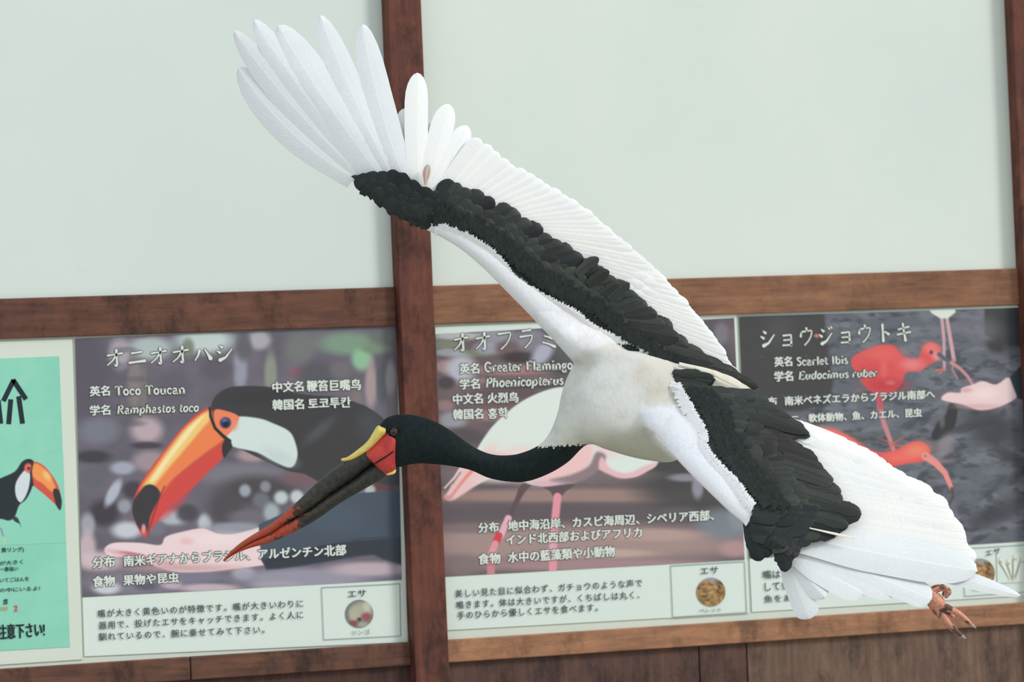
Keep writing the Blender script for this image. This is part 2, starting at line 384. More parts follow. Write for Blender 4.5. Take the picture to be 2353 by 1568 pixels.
# ---------------------------------------------------------------- the posters
def paint_toucan(P):
    A = Art(P, (112, 106, 118)); n = vnoise(P, 70, 50, 3); A.tint(n * 1.4 - 0.3, (78, 75, 84), 0.55)
    B = [(190, 860, 60, 110, (88, 84, 94)), (275, 812, 24, 34, (172, 162, 172)), (345, 800, 50, 26, (176, 190, 190)), (470, 782, 66, 30, (196, 212, 210)),
         (432, 800, 14, 22, (120, 128, 112)), (310, 880, 16, 60, (134, 124, 122)), (330, 900, 8, 60, (120, 116, 112)), (400, 890, 40, 40, (96, 92, 104)),
         (552, 850, 16, 46, (150, 152, 166)), (500, 850, 36, 26, (92, 88, 98)), (596, 782, 26, 22, (174, 170, 180)), (560, 800, 18, 30, (96, 96, 100)),
         (622, 862, 14, 52, (140, 146, 132)), (690, 800, 34, 40, (112, 116, 114)), (800, 790, 66, 26, (122, 152, 128)), (832, 826, 24, 26, (140, 192, 154)),
         (862, 800, 34, 14, (118, 136, 116)), (690, 856, 26, 9, (140, 88, 98)), (728, 866, 44, 36, (84, 84, 92)), (784, 850, 26, 20, (110, 106, 110)),
         (852, 886, 13, 56, (168, 150, 150)), (878, 880, 12, 50, (84, 88, 94)), (898, 870, 12, 40, (142, 142, 146)), (820, 918, 12, 22, (126, 116, 112)),
         (905, 960, 16, 50, (118, 112, 116)), (880, 775, 30, 18, (104, 112, 108)),
         (337, 988, 36, 29, (188, 168, 175)), (337, 1024, 34, 8, (70, 64, 72)), (345, 1060, 40, 24, (160, 146, 152)), (228, 990, 46, 30, (118, 120, 134)),
         (214, 1050, 40, 14, (62, 60, 68)), (282, 1076, 28, 15, (164, 170, 186)), (214, 1100, 34, 28, (98, 98, 108)), (306, 1126, 24, 20, (64, 62, 68)),
         (240, 1180, 34, 30, (60, 58, 64)), (286, 1164, 15, 15, (150, 156, 168)), (202, 1207, 16, 27, (160, 165, 176)), (292, 1219, 34, 19, (202, 206, 214)),
         (398, 1190, 34, 17, (176, 186, 196)), (471, 1202, 16, 20, (188, 196, 205)), (430, 1180, 24, 20, (70, 70, 76)), (360, 1215, 20, 16, (116, 116, 126)),
         (200, 1262, 20, 40, (198, 180, 186)), (232, 1290, 50, 22, (206, 186, 192)),
         (560, 1090, 100, 26, (122, 120, 130)), (580, 1046, 36, 16, (170, 150, 152)), (590, 1128, 84, 34, (74, 70, 74)), (520, 1170, 40, 40, (78, 74, 80)),
         (563, 1128, 13, 14, (162, 168, 178)), (610, 1119, 12, 13, (140, 143, 152)), (600, 1150, 20, 18, (110, 114, 122)), (570, 1190, 44, 18, (112, 108, 118)),
         (646, 1144, 16, 15, (196, 208, 212)), (682, 1142, 15, 15, (196, 208, 212)), (624, 1178, 18, 22, (166, 178, 184)), (700, 1098, 50, 20, (116, 92, 98)),
         (540, 1215, 70, 14, (150, 152, 164)), (880, 1116, 32, 16, (96, 62, 62)), (850, 1126, 12, 12, (180, 190, 186)),
         (300, 1340, 110, 26, (128, 124, 138)), (245, 1352, 30, 14, (205, 210, 216)), (336, 1348, 26, 9, (92, 92, 104)), (395, 1342, 24, 12, (190, 172, 182)),
         (450, 1325, 60, 18, (122, 122, 140)), (560, 1318, 26, 14, (170, 172, 184)), (700, 1330, 160, 24, (152, 150, 166)), (850, 1308, 90, 16, (190, 172, 182)),
         (480, 1352, 70, 10, (196, 178, 188)), (640, 1345, 60, 10, (160, 156, 170))]
    for x, y, rx, ry, c in B: A.blob(x, y, rx, ry, c, 0.45, 0.92)
    for y in range(770, 1000, 34): A.blob(240 + (y * 7) % 90, y, 26, 7, (88, 86, 98), 0.6, 0.5)
    A.blob(260, 1133, 12, 34, (172, 180, 192), 0.4, 1, 28)
    # dark body, throat, face
    A.poly([(486, 946), (490, 919), (512, 897), (546, 888), (615, 889), (659, 900), (706, 908), (770, 912), (809, 922), (846, 937), (877, 959), (900, 985), (925, 1010), (925, 1110),
            (860, 1110), (800, 1118), (742, 1111), (700, 1090), (660, 1082), (610, 1060), (530, 1020), (500, 990)], (60, 60, 62), 1.6)
    A.blob(735, 990, 12, 40, (88, 94, 104), 0.8, 0.6, 50); A.blob(850, 975, 30, 30, (80, 82, 90), 0.8, 0.5); A.blob(600, 915, 80, 16, (52, 52, 54), 0.8, 0.6)
    A.poly([(546, 958), (596, 962), (627, 973), (665, 992), (680, 1022), (683, 1052), (668, 1075), (630, 1061), (590, 1040), (534, 1026), (519, 1000), (530, 975)], (206, 221, 217), 2.2)
    A.blob(640, 1050, 36, 14, (188, 204, 204), 0.9, 0.7, 22)
    A.poly([(492, 944), (521, 945), (549, 958), (541, 979), (526, 998), (515, 1001), (497, 985)], (234, 128, 92), 1.8)
    A.blob(537, 976, 9, 12, (226, 140, 120), 0.8, 0.8)
    A.blob(518, 972, 13, 13, (60, 66, 98), 0.18); A.blob(519, 975, 7, 7, (28, 34, 42), 0.3); A.blob(516, 966, 6, 4, (92, 104, 150), 0.6)
    # the beak: red below, orange, yellow ridge
    beak = [(484, 937), (455, 950), (428, 974), (405, 1000), (383, 1029), (360, 1057), (343, 1081), (327, 1105), (315, 1127), (306, 1152), (305, 1175), (312, 1205), (330, 1234),
            (340, 1228), (361, 1198), (398, 1158), (444, 1121), (480, 1084), (515, 1050), (522, 1018), (505, 1000), (492, 975)]
    A.poly(beak, (206, 74, 68), 1.4)
    A.poly([(480, 942), (430, 977), (386, 1030), (347, 1083), (320, 1128), (345, 1140), (366, 1140), (400, 1100), (440, 1066), (480, 1035), (514, 1010), (502, 985), (488, 960)], (232, 128, 78), 4)
    A.poly([(478, 945), (431, 981), (390, 1032), (352, 1086), (330, 1118), (352, 1118), (380, 1085), (410, 1050), (440, 1015), (465, 985), (482, 965)], (238, 198, 118), 5)
    A.poly([(470, 953), (433, 985), (395, 1034), (360, 1082), (345, 1108), (360, 1100), (390, 1056), (420, 1018), (450, 980)], (240, 226, 176), 4)
    A.blob(395, 1165, 50, 12, (214, 70, 76), 0.6, 0.6, -42)
    A.line([(365, 1138), (400, 1100), (440, 1068), (480, 1040), (510, 1014)], 2.2, (176, 92, 74), 1.4, 0.7)
    A.line([(340, 1226), (352, 1188), (366, 1144), (378, 1118)], 3, (120, 50, 52), 1.5, 0.8)
    A.poly([(334, 1116), (352, 1115), (367, 1130), (364, 1149), (346, 1185), (340, 1216), (330, 1222), (318, 1212), (305, 1182), (306, 1153), (320, 1132)], (58, 58, 62), 2)
    A.blob(330, 1216, 5, 11, (216, 150, 158), 0.5)
    A.line([(482, 938), (484, 958), (494, 984), (512, 1002), (528, 1014)], 6, (40, 42, 46), 1.2, 1, 8)
    A.poly([(512, 1019), (521, 1006), (534, 1025), (524, 1042), (515, 1053), (510, 1036)], (50, 50, 52), 1.4)
    # arm in a dark sleeve, open hand
    A.poly([(240, 1262), (262, 1248), (322, 1248), (368, 1253), (381, 1234), (421, 1222), (465, 1215), (502, 1227), (539, 1227), (591, 1214), (640, 1196), (645, 1290),
            (603, 1300), (514, 1311), (465, 1315), (396, 1314), (334, 1293), (290, 1282), (250, 1277)], (232, 208, 211), 2)
    A.blob(330, 1283, 70, 6, (186, 130, 140), 0.9, 0.7, 12); A.blob(430, 1244, 14, 7, (224, 160, 168), 0.9, 0.7); A.blob(420, 1306, 120, 8, (198, 158, 160), 0.9, 0.8)
    A.blob(300, 1272, 22, 3, (180, 96, 108), 0.9, 0.7, 8); A.blob(500, 1240, 60, 14, (238, 222, 222), 0.9, 0.7)
    A.poly([(594, 1206), (660, 1176), (740, 1150), (800, 1136), (860, 1131), (925, 1126), (925, 1300), (905, 1292), (880, 1285), (858, 1275), (819, 1279), (762, 1289), (695, 1300), (643, 1307), (613, 1309), (600, 1288)], (70, 82, 96), 1.6, False)
    A.poly([(602, 1286), (660, 1270), (740, 1252), (830, 1238), (925, 1232), (925, 1297), (905, 1292), (880, 1285), (858, 1275), (819, 1279), (762, 1289), (695, 1300), (643, 1307), (613, 1309)], (52, 58, 68), 5, False)
    A.blob(905, 1200, 14, 90, (54, 66, 80), 0.9, 0.7); A.line([(690, 1262), (760, 1248), (850, 1240), (912, 1236)], 1.5, (98, 110, 126), 1.2, 0.5); A.blob(770, 1190, 60, 30, (78, 92, 106), 0.9, 0.6)
    return A.c

def paint_flamingo(P):
    A = Art(P, (112, 98, 102)); A.tint(vnoise(P, 90, 30, 5) * 1.5 - 0.4, (80, 74, 78), 0.6)
    B = [(1050, 770, 60, 12, (180, 186, 180)), (1086, 757, 34, 8, (42, 52, 50)), (1140, 765, 40, 30, (146, 148, 160)), (1235, 752, 60, 14, (74, 82, 80)),
         (1020, 792, 40, 9, (122, 132, 110)), (1085, 812, 60, 8, (118, 124, 106)), (1030, 810, 34, 9, (152, 160, 166)), (1120, 800, 30, 14, (150, 152, 166)),
         (1222, 782, 40, 26, (140, 136, 150)), (1165, 800, 26, 16, (112, 90, 92)), (1192, 822, 38, 13, (58, 50, 54)), (1290, 800, 34, 60, (56, 60, 62)),
         (1020, 843, 20, 14, (166, 138, 134)), (1060, 848, 34, 32, (186, 188, 200)), (1175, 850, 80, 12, (166, 122, 124)), (1026, 880, 20, 14, (70, 64, 70)),
         (1110, 880, 46, 10, (150, 120, 124)), (1200, 885, 90, 10, (78, 70, 74)), (1250, 876, 40, 7, (160, 120, 122)), (1160, 905, 90, 10, (96, 78, 82)),
         (1022, 932, 22, 12, (152, 122, 124)), (1130, 925, 60, 10, (110, 84, 88)), (1040, 966, 32, 20, (152, 156, 166)), (1120, 955, 50, 12, (160, 118, 122)),
         (1060, 1004, 60, 20, (84, 76, 80)), (1060, 1040, 70, 12, (112, 100, 100)),
         (1450, 800, 200, 60, (96, 98, 100)), (1600, 790, 60, 50, (74, 78, 80)), (1657, 768, 16, 26, (122, 118, 130)), (1640, 860, 50, 60, (70, 72, 74)),
         (1350, 1140, 420, 16, (156, 130, 122)), (1350, 1178, 420, 22, (94, 86, 90)), (1300, 1250, 460, 42, (166, 142, 138)), (1100, 1215, 100, 10, (126, 110, 112)),
         (1600, 1120, 130, 60, (68, 68, 68)), (1660, 1205, 60, 34, (120, 130, 140)), (1700, 1190, 26, 30, (134, 142, 150)), (1500, 1230, 110, 14, (178, 152, 144)),
         (1560, 1180, 50, 14, (96, 92, 96)), (1690, 1262, 36, 18, (176, 142, 144)), (1400, 1300, 320, 14, (164, 134, 136)), (1060, 1300, 46, 24, (128, 114, 114)),
         (1380, 1272, 120, 10, (186, 164, 150)), (1240, 1090, 240, 20, (118, 106, 108)), (1540, 1065, 60, 22, (66, 66, 66)),
         (1575, 1098, 38, 9, (142, 138, 150)), (1603, 1120, 13, 26, (150, 146, 160))]
    for x, y, rx, ry, c in B: A.blob(x, y, rx, ry, c, 0.45, 0.9)
    A.blob(1247, 812, 18, 34, (168, 168, 184), 0.5, 1, 40)
    # flamingo
    A.poly([(1300, 889), (1250, 899), (1202, 921), (1167, 947), (1132, 980), (1108, 1013), (1092, 1038), (1060, 1075), (1032, 1128), (1022, 1142), (1040, 1148), (1062, 1135), (1090, 1118), (1130, 1100),
            (1180, 1098), (1215, 1112), (1240, 1118), (1290, 1118), (1330, 1104), (1345, 1085), (1385, 1080), (1420, 1097), (1456, 1097), (1485, 1084), (1512, 1062), (1500, 1000), (1480, 930), (1400, 890)], (216, 226, 219), 1.8)
    A.poly([(1092, 1040), (1060, 1075), (1030, 1130), (1024, 1146), (1040, 1150), (1070, 1132), (1110, 1106), (1150, 1095), (1200, 1098), (1240, 1118), (1300, 1114), (1340, 1090), (1362, 1040), (1340, 1010), (1300, 1060), (1200, 1050), (1150, 1040)], (232, 192, 192), 5)
    A.blob(1150, 1100, 60, 10, (224, 214, 210), 0.9, 0.7)
    A.line([(1098, 1066), (1062, 1108), (1036, 1142)], 9, (222, 132, 118), 3, 0.85, 5); A.line([(1066, 1062), (1044, 1098), (1022, 1122)], 4, (236, 206, 206), 1.5)
    A.line([(1058, 1086), (1040, 1112)], 3, (92, 70, 72), 2, 0.7); A.blob(1030, 1144, 10, 5, (216, 150, 146), 0.8)
    A.blob(1125, 1035, 20, 10, (238, 196, 194), 0.9, 0.6, -40); A.blob(1200, 1035, 40, 10, (236, 202, 200), 0.9, 0.6)
    A.blob(1390, 1030, 30, 22, (232, 200, 202), 0.9, 0.9); A.poly([(1370, 1040), (1352, 1072), (1310, 1092), (1262, 1104), (1300, 1114), (1345, 1102), (1380, 1076), (1392, 1048)], (140, 122, 126), 5)
    A.poly([(1383, 1050), (1376, 1076), (1402, 1092), (1430, 1100), (1466, 1094), (1500, 1074), (1512, 1062), (1480, 1072), (1440, 1088), (1402, 1076)], (226, 182, 188), 4)
    A.blob(1250, 1112, 44, 8, (206, 176, 186), 0.8, 0.8)
    A.poly([(1200, 1112), (1240, 1120), (1320, 1112), (1300, 1130), (1288, 1142), (1272, 1142), (1262, 1128), (1235, 1118), (1214, 1122), (1190, 1160), (1175, 1196), (1162, 1192), (1182, 1150)], (92, 78, 82), 2)
    A.line([(1168, 1192), (1150, 1232)], 16, (224, 172, 184), 1.6, 1, 15); A.line([(1146, 1232), (1140, 1246)], 17, (206, 66, 74), 1.4); A.line([(1138, 1250), (1124, 1290)], 15, (222, 148, 158), 1.6, 1, 17)
    A.line([(1128, 1290), (1128, 1325)], 18, (198, 128, 138), 1.8)
    A.line([(1281, 1142), (1276, 1190), (1272, 1250), (1270, 1320)], 18, (222, 146, 160), 1.8); A.blob(1270, 1262, 8, 14, (214, 174, 186), 0.8, 0.8)
    return A.c

def paint_ibis(P):
    A = Art(P, (96, 100, 108)); n = vnoise(P, 46, 15, 8, 4); A.tint(sm((n - 0.42) * 4), (128, 132, 140), 0.5)
    n2 = vnoise(P, 30, 12, 9, 4); A.tint(sm((0.46 - n2) * 5), (62, 66, 72), 0.65)
    n3 = vnoise(P + P[:, ::-1] * 0.4, 60, 30, 12, 3); A.tint(sm((n3 - 0.56) * 5) * (P[:, 1] > 930), (56, 60, 66), 0.6)
    A.poly([(1690, 720), (1894, 715), (1902, 800), (1915, 880), (1905, 930), (1840, 945), (1690, 950)], (66, 66, 66), 6, False)
    A.poly([(2262, 700), (2360, 700), (2360, 800), (2300, 790), (2262, 770)], (68, 66, 66), 4, False); A.blob(2325, 755, 34, 50, (46, 50, 54), 0.6)
    A.blob(1790, 760, 30, 40, (84, 84, 86), 0.8, 0.5); A.line([(1928, 745), (1950, 800)], 3, (110, 82, 78), 2, 0.6); A.blob(1878, 772, 7, 4, (214, 120, 92), 0.5)
    for i in range(60):
        x, y = 1700 + (i * 197) % 640, 730 + (i * 113) % 520; A.blob(x, y, 1.6, 1.4, (160, 164, 168), 0.6, 0.5)
    A.blob(2288, 795, 22, 16, (52, 50, 52), 0.6, 0.9, 20); A.blob(2240, 760, 60, 26, (116, 118, 124), 0.8, 0.6)
    A.blob(2280, 985, 60, 40, (54, 58, 62), 0.7, 0.8, 20); A.blob(2290, 1180, 70, 22, (54, 58, 64), 0.7, 0.7, -25); A.blob(2320, 1050, 40, 14, (58, 60, 66), 0.7, 0.8, 30)
    A.blob(2000, 960, 120, 16, (104, 108, 118), 0.8, 0.5); A.blob(2230, 1130, 90, 20, (104, 108, 116), 0.8, 0.6, -30); A.blob(2130, 1220, 60, 24, (70, 62, 66), 0.7, 0.6)
    # reflections
    A.poly([(2182, 928), (2200, 940), (2192, 985), (2160, 1010), (2140, 1006), (2152, 975), (2172, 955)], (54, 54, 56), 3); A.blob(2170, 1025, 16, 30, (146, 138, 142), 0.6, 0.7, 30)
    A.blob(2165, 970, 6, 14, (110, 112, 116), 0.7, 0.7); A.blob(2172, 1060, 26, 3, (150, 120, 122), 0.8, 0.6, -8)
    # white bird above, with long pink legs
    A.line([(2164, 728), (2169, 780), (2170, 850)], 8, (196, 158, 164), 1.5, 1, 6); A.line([(2175, 728), (2184, 780), (2192, 828)], 8, (198, 160, 164), 1.5, 1, 9)
    A.poly([(2130, 706), (2194, 706), (2196, 718), (2178, 732), (2161, 732), (2142, 721)], (214, 222, 214), 1.6, False)
    A.line([(2150, 852), (2170, 848), (2160, 858)], 4, (196, 110, 100), 1.5); A.line([(2192, 826), (2188, 850), (2200, 870)], 4, (168, 130, 134), 1.5)
    # scarlet ibis feeding from a hand
    A.line([(2022, 900), (2022, 935), (2030, 970), (2045, 1010), (2056, 1044)], 13, (198, 128, 134), 1.8, 1, 9); A.line([(2020, 912), (2024, 936)], 12, (198, 84, 88), 1.5)
    for q in [((2052, 1020), (2020, 1008)), ((2052, 1020), (2078, 1004)), ((2052, 1022), (2080, 1028)), ((2050, 1024), (2036, 1036))]: A.line(q, 5, (196, 100, 92), 2, 0.8, 2)
    A.poly([(1955, 831), (1967, 815), (2008, 798), (2033, 792), (2055, 796), (2071, 815), (2089, 824), (2111, 822), (2119, 799), (2136, 787), (2155, 793), (2163, 815), (2149, 832), (2130, 841),
            (2117, 852), (2083, 856), (2074, 877), (2055, 900), (2033, 906), (2005, 902), (1980, 877), (1964, 852)], (212, 84, 84), 1.6)
    A.blob(2035, 886, 44, 16, (184, 58, 66), 0.8, 0.8); A.blob(2030, 815, 40, 16, (222, 104, 96), 0.9, 0.7); A.blob(2096, 838, 26, 13, (224, 132, 134), 0.8, 0.85); A.blob(2140, 800, 18, 12, (226, 128, 118), 0.8, 0.8)
    A.blob(2154, 818, 12, 10, (226, 158, 164), 0.8, 0.8); A.blob(2030, 850, 8, 16, (232, 130, 120), 0.9, 0.6); A.blob(2046, 880, 10, 5, (226, 140, 138), 0.9, 0.5); A.blob(2005, 852, 30, 20, (200, 66, 74), 0.9, 0.5)
    A.blob(2140, 810, 4, 4.5, (72, 62, 84), 0.4)
    A.line([(2158, 815), (2172, 826), (2186, 834)], 11, (92, 94, 106), 1.5, 1, 7); A.line([(2186, 834), (2205, 846), (2224, 866), (2240, 892)], 8, (196, 138, 142), 1.5, 1, 6)
    A.poly([(2164, 919), (2177, 903), (2206, 903), (2210, 892), (2236, 884), (2258, 876), (2289, 884), (2320, 868), (2338, 909), (2299, 934), (2252, 943), (2211, 930)], (228, 200, 200), 1.8)
    A.blob(2222, 897, 14, 5, (208, 150, 156), 0.8, 0.8); A.blob(2250, 935, 50, 6, (204, 158, 160), 0.9, 0.6); A.blob(2262, 905, 30, 12, (238, 218, 214), 0.9, 0.7)
    A.poly([(2320, 868), (2342, 844), (2365, 830), (2365, 925), (2338, 915)], (44, 56, 66), 2.5, False)
    # second ibis, head down
    A.poly([(1800, 1040), (1840, 1002), (1874, 987), (1911, 985), (1946, 1000), (1977, 1020), (2017, 1039), (2055, 1036), (2086, 1021), (2111, 1014), (2130, 1024), (2137, 1040), (2124, 1060),
            (2086, 1066), (2033, 1079), (1980, 1110), (1900, 1120)], (222, 86, 82), 1.8)
    A.blob(1915, 1004, 50, 14, (230, 140, 114), 0.9, 0.85, 18); A.blob(2105, 1036, 30, 16, (232, 138, 112), 0.9, 0.85, -12); A.blob(2060, 1052, 30, 12, (230, 118, 104), 0.9, 0.7)
    A.line([(2126, 1048), (2150, 1064), (2172, 1088), (2188, 1126)], 19, (226, 142, 132), 1.6, 1, 9); A.line([(2188, 1124), (2190, 1142), (2180, 1160)], 9, (78, 72, 76), 2, 0.9, 5)
    A.blob(2126, 1048, 3, 3, (140, 120, 130), 0.5)
    return A.c

SH = 0.003; PH = 0.0042; TX = 0.0050
def txt(par, s, x0, y0, x1, y1, h, bold=0.04, **kw): text(s, (x0, y0), (x1, y1), h, TEXT_WHITE, par, TX, bold, TEXT_EDGE, **kw)
def ink(par, s, x0, y0, x1, y1, h, m=None, bold=0.018, **kw): text(s, (x0, y0), (x1, y1), h, m or INK, par, TX, bold, None, **kw)

# brush-written katakana for the titles: strokes as (points, start width, end width) in a 1 x 1 cell
KANA = {
 'オ': [([(.05, .68), (.5, .74), (.95, .80)], .09, .10), ([(.60, 1.0), (.61, .5), (.62, .08), (.50, .12)], .13, .12), ([(.58, .70), (.35, .38), (.02, .12)], .12, .05)],
 'ニ': [([(.18, .74), (.5, .78), (.80, .82)], .10, .11), ([(.02, .20), (.5, .25), (.98, .30)], .11, .15)],
 'ハ': [([(.32, .72), (.22, .42), (.02, .14)], .16, .05), ([(.62, .80), (.80, .52), (.98, .22)], .07, .20)],
 'シ': [([(.22, .92), (.36, .82)], .08, .15), ([(.05, .62), (.22, .52)], .08, .15), ([(.18, .08), (.55, .24), (.95, .72)], .18, .05)],
 'フ': [([(.06, .86), (.5, .90), (.93, .94), (.82, .60), (.58, .28), (.22, .02)], .10, .06)],
 'ラ': [([(.22, .94), (.5, .97), (.78, 1.0)], .09, .11), ([(.06, .64), (.5, .68), (.92, .72), (.78, .38), (.36, .02)], .10, .06)],
 'ミ': [([(.20, .98), (.5, .92), (.80, .84)], .07, .14), ([(.22, .62), (.5, .56), (.76, .48)], .07, .14), ([(.08, .28), (.5, .18), (.92, .02)], .07, .15)],
 'ン': [([(.10, .86), (.32, .68)], .08, .15), ([(.14, .06), (.55, .26), (.95, .78)], .18, .05)],
 'ゴ': [([(.10, .74), (.45, .77), (.76, .80), (.76, .45), (.75, .10)], .10, .12), ([(.08, .14), (.45, .17), (.78, .20)], .10, .11), ([(.80, 1.0), (.88, .90)], .06, .10), ([(.92, 1.05), (1.0, .95)], .06, .10)],
 'ョ': [([(.22, .62), (.5, .64), (.76, .66), (.76, .34), (.75, .02)], .09, .10), ([(.26, .36), (.5, .37), (.74, .38)], .08, .08), ([(.18, .06), (.5, .07), (.80, .08)], .08, .10)],
 'ウ': [([(.50, 1.0), (.52, .84)], .11, .12), ([(.14, .80), (.12, .64), (.10, .52)], .08, .12), ([(.14, .78), (.5, .82), (.88, .86), (.78, .50), (.60, .24), (.34, .02)], .09, .06)],
 'ジ': [([(.20, .86), (.34, .76)], .08, .14), ([(.05, .56), (.20, .46)], .08, .14), ([(.18, .04), (.52, .20), (.88, .64)], .17, .05), ([(.66, .98), (.74, .88)], .06, .10), ([(.82, 1.04), (.90, .94)], .06, .10)],
 'ト': [([(.38, 1.0), (.39, .5), (.40, .02)], .12, .13), ([(.42, .62), (.62, .52), (.78, .42)], .06, .14)],
 'キ': [([(.12, .66), (.5, .73), (.84, .80)], .08, .10), ([(.04, .36), (.5, .43), (.94, .50)], .09, .10), ([(.44, 1.0), (.50, .5), (.58, .0)], .10, .13)],
}
def stroke_writing(par, items, soft=1.7, m0=None):
    '''items: (pixel polyline, start half width, end half width)'''
    V, Fc, mi = [], [], []
    for P0, wa, wb in items:
        P0 = np.array(P0, float); seg = np.linalg.norm(np.diff(P0, axis=0), axis=1); cum = np.r_[0, np.cumsum(seg)]
        N = 3 if len(P0) == 2 else min(3 * len(P0), 24); q = np.linspace(0, cum[-1], N); Pp = np.stack([np.interp(q, cum, P0[:, 0]), np.interp(q, cum, P0[:, 1])], 1)
        d = np.gradient(Pp, axis=0); d /= np.linalg.norm(d, axis=1)[:, None]; nrm = np.stack([-d[:, 1], d[:, 0]], 1)
        for lay, grow in ((1, soft), (0, 0.0)):
            ww = wa + (wb - wa) * (q / cum[-1]) + grow; k0 = len(V); Q = Pp.copy(); Q[0] -= d[0] * grow; Q[-1] += d[-1] * grow
            for p in np.r_[Q + nrm * ww[:, None], Q - nrm * ww[:, None]]: V.append(W(p[0], p[1], TX + (0.0009 if lay == 0 else 0)))
            for j in range(N - 1): Fc.append([k0 + j, k0 + j + 1, k0 + N + j + 1, k0 + N + j]); mi.append(lay)
    return mk('lettering', V, Fc, [TEXT_WHITE, TEXT_EDGE], par, midx=mi)
def arc(cx, cy, rx, ry, a0, a1, n=10): return [(cx + rx * math.cos(math.radians(a)), cy + ry * math.sin(math.radians(a))) for a in np.linspace(a0, a1, n)]
TK, TN = .074, .040
def _st(x, y0, y1, s0=1, s1=1, w=.1):        # upright stem with serifs at foot (s0) and head (s1: 1 both sides, -1 left only)
    o = [([(x, y0), (x, y1)], TK, TK)]
    if s0: o.append(([(x - w - .02, y0 + .02), (x + w + .02, y0 + .02)], TN, TN))
    if s1 == 1: o.append(([(x - w - .02, y1 - .02), (x + w + .02, y1 - .02)], TN, TN))
    if s1 == -1: o.append(([(x - w - .03, y1 - .05), (x, y1 - .02)], TN, TN))
    return o
